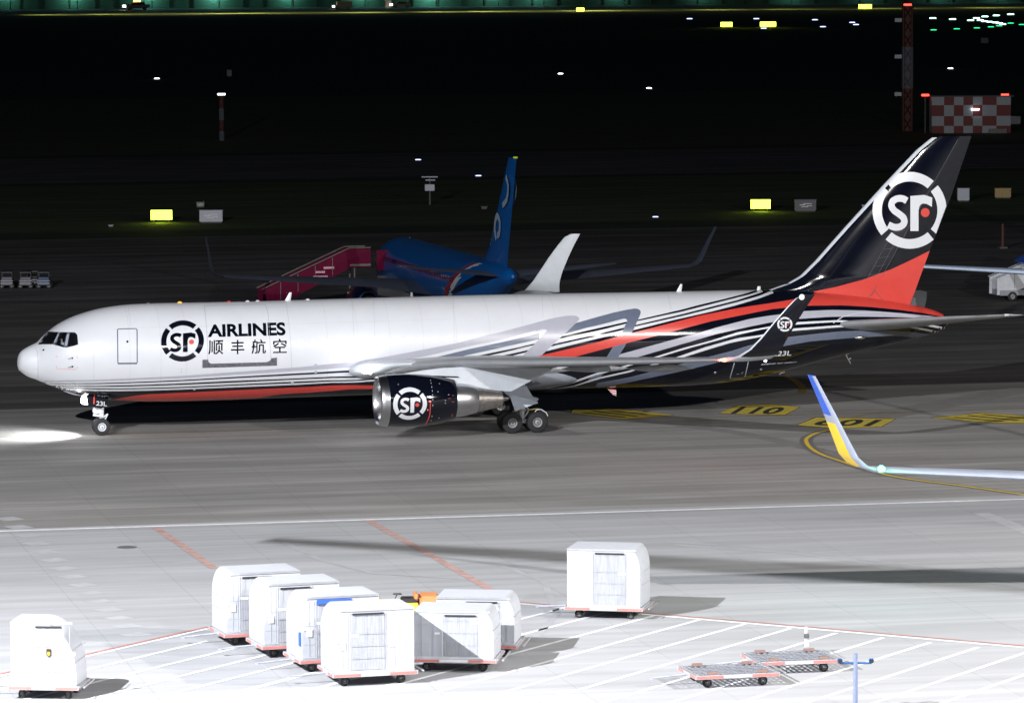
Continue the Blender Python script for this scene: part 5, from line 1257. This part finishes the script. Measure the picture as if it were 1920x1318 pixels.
# ================================================================== far airfield: signs, lamps, masts, vehicles
YS = glow('yellow_sign_glow', (.75, 1, .05), 7); LEG = mat('sign_leg', (.1, .1, .1), .6); SIGK = mat('sign_black', (.02, .02, .02), .6)
def lit_sign(u, v, wpx, hpx, label, group=None):
    p = atz(u, v, 0); s_ = FPX/float((p-CP) @ _F); w_, h_ = wpx/s_, hpx/s_
    r = thing('lit_taxiway_sign', label, 'sign', (p[0], p[1], 0), yaw_cam, group or 'lit yellow airfield signs')
    m1 = MB(); m1.box(-w_/2, w_/2, -.12, .12, .22, .22+h_, SIGK, .03); m1.build('housing', r)
    m1 = MB(); m1.box(-w_/2+.04, w_/2-.04, -.135, -.121, .25, .19+h_, YS, .0); m1.build('lit_face', r)
    for x in (-w_*.35, w_*.35):
        m1 = MB(); m1.tube((x, 0, 0), (x, 0, .24), .05, LEG); m1.build('leg', r)
    lamp('sign_spill', (0, -.8, .5), 40*h_*w_, (.7, 1, .05), .3, parent=r)
    return r
lit_sign(303, 417, 41, 19, 'lit yellow sign standing on grass beside a dull pale grey cabinet'); lit_sign(1426, 396, 38, 18, 'lit yellow sign on grass beside the dark grey cabinet and tail fin')
lit_sign(1362, 52, 22, 8.5, 'small lit yellow sign far away, single blob beside the elongated one'); lit_sign(1440, 52, 30, 9, 'elongated lit yellow sign far away, wider than the one beside it')
lit_sign(1088, 23, 15, 6.5, 'tiny lit yellow sign at the foot of the lit grass bank'); lit_sign(1622, 18, 25, 8, 'lit yellow sign up on the lit grass bank near the striped mast')
GB = mat('box_grey', (.55, .58, .66), .5); TB = mat('box_tan', (.42, .30, .12), .6)
def field_box(u, v, wpx, hpx, mt, label, name='equipment_cabinet', cat='cabinet', marks=True):
    p = atz(u, v, 0); s_ = FPX/float((p-CP) @ _F); w_, h_ = wpx/s_, hpx/s_
    r = thing(name, label, cat, (p[0], p[1], 0), yaw_cam)
    m1 = MB(); m1.box(-w_/2, w_/2, -.3, .3, .12, h_, mt, .04); m1.box(-w_/2-.05, w_/2+.05, -.35, .35, h_, h_+.06, mt, .01); m1.build('housing', r)
    if marks:
        m1 = MB()
        for (a0, a1, z0, z1) in ((-.28, -.02, .55, .62), (-.1, .3, .66, .72), (-.2, .12, .40, .46), (.05, .3, .48, .54)): m1.box(a0*w_, a1*w_, -.315, -.302, z0*h_, z1*h_, STK)
        m1.build('door_marking', r)
    m1 = MB(); m1.box(-w_*.45, w_*.45, -.25, .25, 0, .12, LEG); m1.build('plinth', r); return r
field_box(396, 418, 43, 23, GB, 'dull grey cabinet with pale marks beside the lit yellow sign'); field_box(1510, 397, 40, 22, mat('box_dim', (.16, .16, .18), .6), 'dark grey cabinet standing between a lit yellow sign and the tail fin', marks=True)
field_box(1880, 372, 30, 18, TB, 'tan cabinet standing alone beyond the tail fin', marks=False); field_box(1806, 378, 22, 24, GB, 'narrow pale cabinet behind the fin emblem', marks=False)
field_box(1904, 234, 18, 15, mat('box_white_red', (.5, .5, .55), .5), 'small white cabinet beside the red and white chequered hut', marks=False)
field_box(430, 144, 9, 12, mat('box_dim2', (.3, .33, .36), .6), 'tiny pale box on the far dark grass, above the striped pole', marks=False); field_box(208, 426, 7, 3, GB, 'tiny low junction box on the grass near the lit yellow sign', marks=False)
field_box(376, 389, 14, 9, mat('louvre_grey', (.3, .3, .3), .6), 'small louvred box just above the grey cabinet', marks=True); field_box(908, 392, 11, 4, mat('box_dim3', (.10, .12, .10), .6), 'low dark box on the grass near the blue tail', marks=False)
field_box(1846, 82, 14, 10, mat('box_dim2', (.3, .33, .36), .6), 'tiny dim box on the black field below the green lights', marks=False)
# navaid stand
p = atz(806, 384, 0); s_ = FPX/float((p-CP) @ _F); nv = thing('navigation_aid_stand', 'white equipment head on a thin stand in the dark grass', 'equipment stand', (p[0], p[1], 0), yaw_cam)
m1 = MB(); m1.tube((0, 0, 0), (0, 0, 50/s_), .12, LEG, .08); m1.build('post', nv)
m1 = MB(); m1.box(-9/s_, 9/s_, -.2, .2, 26/s_, 38/s_, GB, .04); m1.build('instrument_box', nv)
m1 = MB(); m1.box(-15/s_, 15/s_, -.15, .15, 51/s_, 53/s_, GB); m1.box(-8/s_, 10/s_, -.1, .1, 45/s_, 47/s_, GB); m1.build('top_bar', nv)
# striped poles / mast
DR = mat('mast_red', (.06, .010, .006), .6); DW = mat('mast_white', (.10, .105, .125), .6)
def striped(u, vb, vt, wpx, label, name, cuts, lampm, cat='mast'):
    p = atz(u, vb, 0); s_ = FPX/float((p-CP) @ _F); H = (vb-vt)/s_*1.0; r = thing(name, label, cat, (p[0], p[1], 0), yaw_cam); hw = wpx/s_/2
    m1 = MB(); z = 0
    for k, (t0, t1, mt) in enumerate(cuts):
        z0, z1 = t0*H, t1*H
        for sx, sy in ((-1, -1), (1, -1), (1, 1), (-1, 1)): m1.tube((sx*hw*.8, sy*hw*.8, z0), (sx*hw*.8, sy*hw*.8, z1), hw*.22, mt, n=6)
        n = max(1, int((z1-z0)/(hw*2)))
        for i in range(n):
            a0 = z0+(z1-z0)*i/n; a1 = z0+(z1-z0)*(i+1)/n
            for q in range(4):
                c = [(-1, -1), (1, -1), (1, 1), (-1, 1)]; A, B = c[q], c[(q+1) % 4]
                m1.tube((A[0]*hw*.8, A[1]*hw*.8, a0), (B[0]*hw*.8, B[1]*hw*.8, a1), hw*.14, mt, n=5); m1.tube((B[0]*hw*.8, B[1]*hw*.8, a0), (A[0]*hw*.8, A[1]*hw*.8, a1), hw*.14, mt, n=5)
        m1.box(-hw*.62, hw*.62, -hw*.62, hw*.62, z0, z1, mt)
    m1.build('tower', r)
    m1 = MB(); ww = 7/s_; m1.box(-ww, ww, -.25, .25, H, H+3.2/s_, lampm, .02); m1.build('obstruction_lamp', r); return r, s_, H
REDG = glow('red_obstruction_glow', (1, .03, .02), 9); WHG = glow('white_field_glow', (.85, .92, 1), 6)
r_, s_, H = striped(1701, 246, 12, 20, 'tall red and white lattice mast with a red lamp on top, near the chequered hut', 'lattice_mast', [(0, .34, DR), (.34, .67, DW), (.67, 1.0, DR)], REDG)
for zf in (.28, .58, .87):
    m1 = MB(); m1.box(-24/s_, -11/s_, -.2, .2, zf*H, zf*H+7/s_, GB, .03); m1.build('side_bracket', r_)
striped(416, 264, 179, 9, 'short dim red and white pole topped by a white lamp in the dark field', 'striped_pole', [(0, .2, DW), (.2, .45, DR), (.45, .7, DW), (.7, 1.0, DR)], WHG, 'pole')
# chequered hut
p = atz(1821, 250, 0); s_ = FPX/float((p-CP) @ _F); hut = thing('chequered_hut', 'red and white chequered equipment hut with red lamps above it', 'hut', (p[0], p[1], 0), yaw_cam)
Wd, Hh = 148/s_, 68/s_; m1 = MB(); CR = mat('hut_red', (.20, .03, .03), .6); CWm = mat('hut_white', (.42, .44, .47), .6)
xs_ = [-.5, -.345, -.22, -.10, .02, .14, .32, .5]; zs_ = [0, .20, .47, .77, 1.0]
m1.box(-Wd/2+.02, Wd/2-.02, .02, 4, 0, Hh-.02, CWm)
for i in range(7):
    for j in range(4):
        m1.box(xs_[i]*Wd, xs_[i+1]*Wd, 0, .02, zs_[j]*Hh, zs_[j+1]*Hh, CR if (i+j) % 2 == 0 else CWm)
m1.build('wall', hut)
m1 = MB(); m1.box(-Wd/2-.2, Wd/2+.4, -.3, 4.2, Hh, Hh+.15, DW); m1.build('roof', hut)
for x in (-.58, .43):
    m1 = MB(); m1.tube((x*Wd, .5, 0 if x < -.5 else Hh), (x*Wd, .5, Hh*1.02), .12, LEG); m1.box(x*Wd-7/s_, x*Wd+7/s_, .4, .6, Hh*1.02, Hh*1.02+3.5/s_, REDG, .03); m1.build('obstruction_lamp', hut)
m1 = MB(); m1.box(.0*Wd, .10*Wd, -.25, -.1, Hh*.63, Hh*.67, WHG, .02); m1.box(.0*Wd, .12*Wd, -.22, -.1, Hh*.42, Hh*.45, GB, .01); m1.build('wall_lamp', hut)
m1 = MB(); m1.box(.22*Wd, .44*Wd, -1.2, -.2, 0, .12*Hh, mat('hut_step', (.25, .24, .22), .7)); m1.build('step', hut)

# small airfield lights: low wide fixtures
def field_light(u, v, name, label, col_name, rgb, st_, group, wpx=10, hpx=2.6, stem=.0):
    p = atz(u, v+hpx/2, 0); s_ = FPX/float((p-CP) @ _F); w_, h_ = wpx/s_, hpx/s_
    m1 = MB(); m1.lathe([(0, w_*.30), (h_*.25, w_*.28), (h_*.3, w_*.2)], 'z', (0, 0, 0), LEG, 12, True)
    R7 = []
    for zf, rf in ((.3, .42), (.5, .5), (.8, .48), (1.0, .3)): R7.append([(w_*rf*math.cos(a_), w_*.18*rf/.5*math.sin(a_), h_*zf) for a_ in [2*math.pi*k/14 for k in range(14)]])
    m1.loft(R7, glow(col_name, rgb, st_)); o = m1.build(name); o.location = (p[0], p[1], 0); o.rotation_euler = (0, 0, yaw_cam)
    tag(o, label, cat='airfield light', group=group); return o
for u, v in ((294, 148), (1051, 139), (1217, 166), (1782, 129)):
    field_light(u, v, 'runway_light', 'small white runway light glowing alone in the black field', 'white_runway_glow', (.9, .95, 1), 6, 'white runway lights')
for u, v in ((784, 300), (897, 330), (1229, 407), (1293, 36), (1418, 36), (1432, 54), (1528, 38), (1543, 51), (1598, 43), (1605, 47)):
    field_light(u, v, 'taxiway_light', 'small blue taxiway edge light glowing on the dark field', 'blue_taxiway_glow', (.45, .55, 1), 3.5, 'blue taxiway edge lights', 11, 2.2)
for u, v in ((1749, 35), (1786, 37), (1820, 39), (1831, 35), (1846.7, 32), (1868, 30), (1895, 27.8), (1838, 38.7), (1846, 40.8), (1856, 41.9), (1866.7, 43.2), (1874, 44.6), (1880, 46.3)):
    field_light(u, v, 'approach_light', 'pale green approach light in the tight cluster beyond the mast', 'pale_green_glow', (.45, 1, .75), 6, 'pale green approach lights', 13, 2.8)
for u, v in ((1873.7, 49.3), (1858, 51.3), (1831.7, 53.3), (1794, 55), (1750.5, 57), (1895, 44.4), (1916, 47)):
    field_light(u, v, 'threshold_light', 'green threshold light in the lower row beyond the mast', 'green_glow', (.02, .7, .25), 2.5, 'green threshold lights', 12, 2.2)

# ground vehicles at the left, dark, with pale bumpers
def tractor_dark(u, v, label, col):
    p = atz(u, v, 0); r = thing('baggage_tractor', label, 'baggage tractor', (p[0], p[1], 0), yaw_cam+R_(3))
    m1 = MB(); m1.box(-.45, .45, -1.3, 1.3, .3, .62, col, .06); m1.box(-.42, .42, -.9, .9, .62, .92, col, .06); m1.build('body', r, smooth=40)
    m1 = MB(); m1.box(-.47, .50, -1.36, -1.3, .42, .50, GEARW, .01); m1.box(-.47, .52, -1.36, -1.3, .62, .69, GEARW, .01); m1.build('bumper', r)
    m1 = MB(); m1.box(-.45, .45, -.8, .8, 1.25, 1.32, GREYT, .02)
    for x in (-.4, .4):
        for y in (-.75, .75): m1.tube((x, y, .9), (x, y, 1.27), .025, GREYT)
    m1.build('roof', r)
    for x in (-.4, .4):
        for y in (-.9, .9): wheel(r, x, y, .22, .16, .11)
    return r
TGR = mat('tractor_grey', (.10, .10, .12), .5); GEARW_ = GEARW; GEARW = mat('bumper_pale', (.30, .31, .36), .5); GREYT_ = GREYT; GREYT = mat('tractor_roof_dark', (.05, .05, .06), .5)
tractor_dark(14, 540, 'dark baggage tractor at the very edge, apart from the other three', TGR)
tractor_dark(49, 540, 'grey baggage tractor, first of the three parked together', TGR); tractor_dark(62, 538, 'dim baggage tractor in the middle of the three parked together', DARK); tractor_dark(83, 540, 'dark blue baggage tractor, last of the three parked together', mat('tractor_navy', (.02, .05, .12), .5))
GEARW = GEARW_; GREYT = GREYT_
# orange marker far right
p = atz(1880, 466, 0); m1 = thing('marker_post', 'dark orange marker post standing in the dark beyond the tail', 'marker post', (p[0], p[1], 0)); q = MB(); q.tube((0, 0, 0), (0, 0, 2.2), .2, mat('marker_orange', (.06, .016, .01), .6), .14); q.build('post', m1); q = MB(); q.box(-.35, .35, -.35, .35, 0, .15, LEG, .02); q.build('foot', m1)

# far perimeter: road vehicles, fence with lit bays, lamp posts
def far_car(u, v, wpx, col, label, beacon=None, head=True, van=False):
    p = atz(u, v, 0); s_ = FPX/float((p-CP) @ _F); L_ = wpx/s_; k = L_/4.6
    r = thing('road_vehicle', label, 'vehicle', (p[0], p[1], 0), 0)
    m1 = MB(); m1.box(-L_/2, L_/2, -.9*k, .9*k, .35*k, 1.0*k, col, .12*k)
    if van: m1.box(-L_*.35, L_*.48, -.85*k, .85*k, .9*k, 2.0*k, col, .12*k)
    else:
        R8 = [[(-L_*.30, y, .95*k), (L_*.36, y, .95*k), (L_*.22, y, 1.5*k), (-L_*.12, y, 1.5*k)] for y in (-.78*k, .78*k)]; m1.loft(R8, col)
    m1.build('body', r, smooth=40)
    m1 = MB(); m1.box(-L_*.22, L_*.28, -.81*k, -.785*k, 1.02*k, 1.38*k, GLASSY); m1.build('side_window', r)
    for x in (-.3, .3):
        for y in (-.8*k, .8*k): wheel(r, x*L_, y, .33*k, .22*k, .18*k)
    if head:
        m1 = MB(); m1.box(-L_/2-.3*k, -L_/2, -.92*k, .7*k, .55*k, .9*k, glow('headlamp_glow', (1, 1, .95), 12), .02); m1.build('headlight', r)
    if beacon:
        m1 = MB(); m1.box(-.6*k, .6*k, -.3*k, .3*k, (2.05 if van else 1.55)*k, (2.4 if van else 2.0)*k, glow('amber_beacon_glow', (1, .45, .05), 14), .03*k); m1.build('beacon', r)
    return r
far_car(257, 19.5, 46, mat('car_silver', (.35, .34, .33), .4), 'pale car with an amber roof beacon driving along the far road', beacon=True)
far_car(643, 18, 34, mat('car_beige', (.30, .28, .24), .4), 'beige van on the far road, blank rear end', head=True, van=True); far_car(752, 15, 36, mat('car_cream', (.42, .38, .30), .4), 'cream car on the far road beside a short pillar')
p = atz(728, 15, 0); s_ = FPX/float((p-CP) @ _F); pr_ = MB(); pr_.box(-6/s_, 6/s_, -1, 1, 0, 14/s_, mat('pillar_stone', (.20, .19, .15), .8), .1); pr_.box(-7/s_, 7/s_, -1.2, 1.2, 14/s_, 15/s_, MATS['pillar_stone']); o = pr_.build('stone_pillar'); o.location = (p[0], p[1], 0); o.rotation_euler = (0, 0, yaw_cam); tag(o, 'square stone pillar beside the far road', 'pillar')
# fence
fy = 1805.0; fn = thing('perimeter_fence', 'long dark green perimeter fence behind the far road, lit in bays', 'fence', (300, fy, 0))
q = MB(); FG = mat('fence_green', (.05, .10, .07), .7, var=.3, scale=.05)
q.box(-700, 700, 0, .3, 0, 9, FG); q.build('mesh_panel', fn)
q = MB()
for k in range(-60, 61): q.box(k*11.5-.3, k*11.5+.3, -.6, -.01, 0, 9.4, mat('fence_post_dark', (.03, .05, .035), .7))
q.box(-700, 700, -.5, -.02, 8.6, 9.0, MATS['fence_post_dark']); po = q.build('post_row', fn); po['kind'] = 'stuff'
# roadside lamps with teal-white heads washing the fence
first = None
for u, kk in ((20, .5), (145, 1.0), (285, 1.3), (412, 1.8), (550, .9), (690, 1.0), (818, 2.0), (935, 1.0), (1020, 1.0), (1170, .5), (1330, .4), (1500, .5), (1640, .4), (1780, .5), (1890, .5)):
    p = atz(u, 8, 0); d_ = ray(u, 8); t_ = (fy-14-CP[1])/d_[1]; x = CP[0]+d_[0]*t_
    if first is None:
        r = thing('street_lamp', 'grey street lamp with a teal-white head in front of the far fence', 'street lamp', (x, fy-14, 0), 0, 'street lamps along the far fence'); first = r
        q = MB(); q.tube((0, 0, 0), (0, 0, 12.5), .22, LEG, .14); q.tube((0, 0, 12.5), (0, 3.4, 13.2), .12, LEG); q.build('pole', r)
        q = MB(); q.box(-.7, .7, 3.0, 4.4, 13.0, 13.3, GREYT, .05); q.box(-.6, .6, 3.1, 4.3, 12.9, 13.0, glow('teal_lamp_glow', (.5, 1, .9), 8)); q.build('lamp_head', r)
    else:
        r = copy_tree(first); r.location = (x, fy-14, 0)
    lamp('street_lamp_glow', (0, 10.5, 7.5), 3500*kk, (.35, 1, .9), .5, parent=r)
    lamp('street_lamp_glow', (random.uniform(-25, 25), -168, 13.0), 42000*(.4+.6*kk), (1, .95, .45), .5, target=(0, -168, 0), cone=146, parent=r)
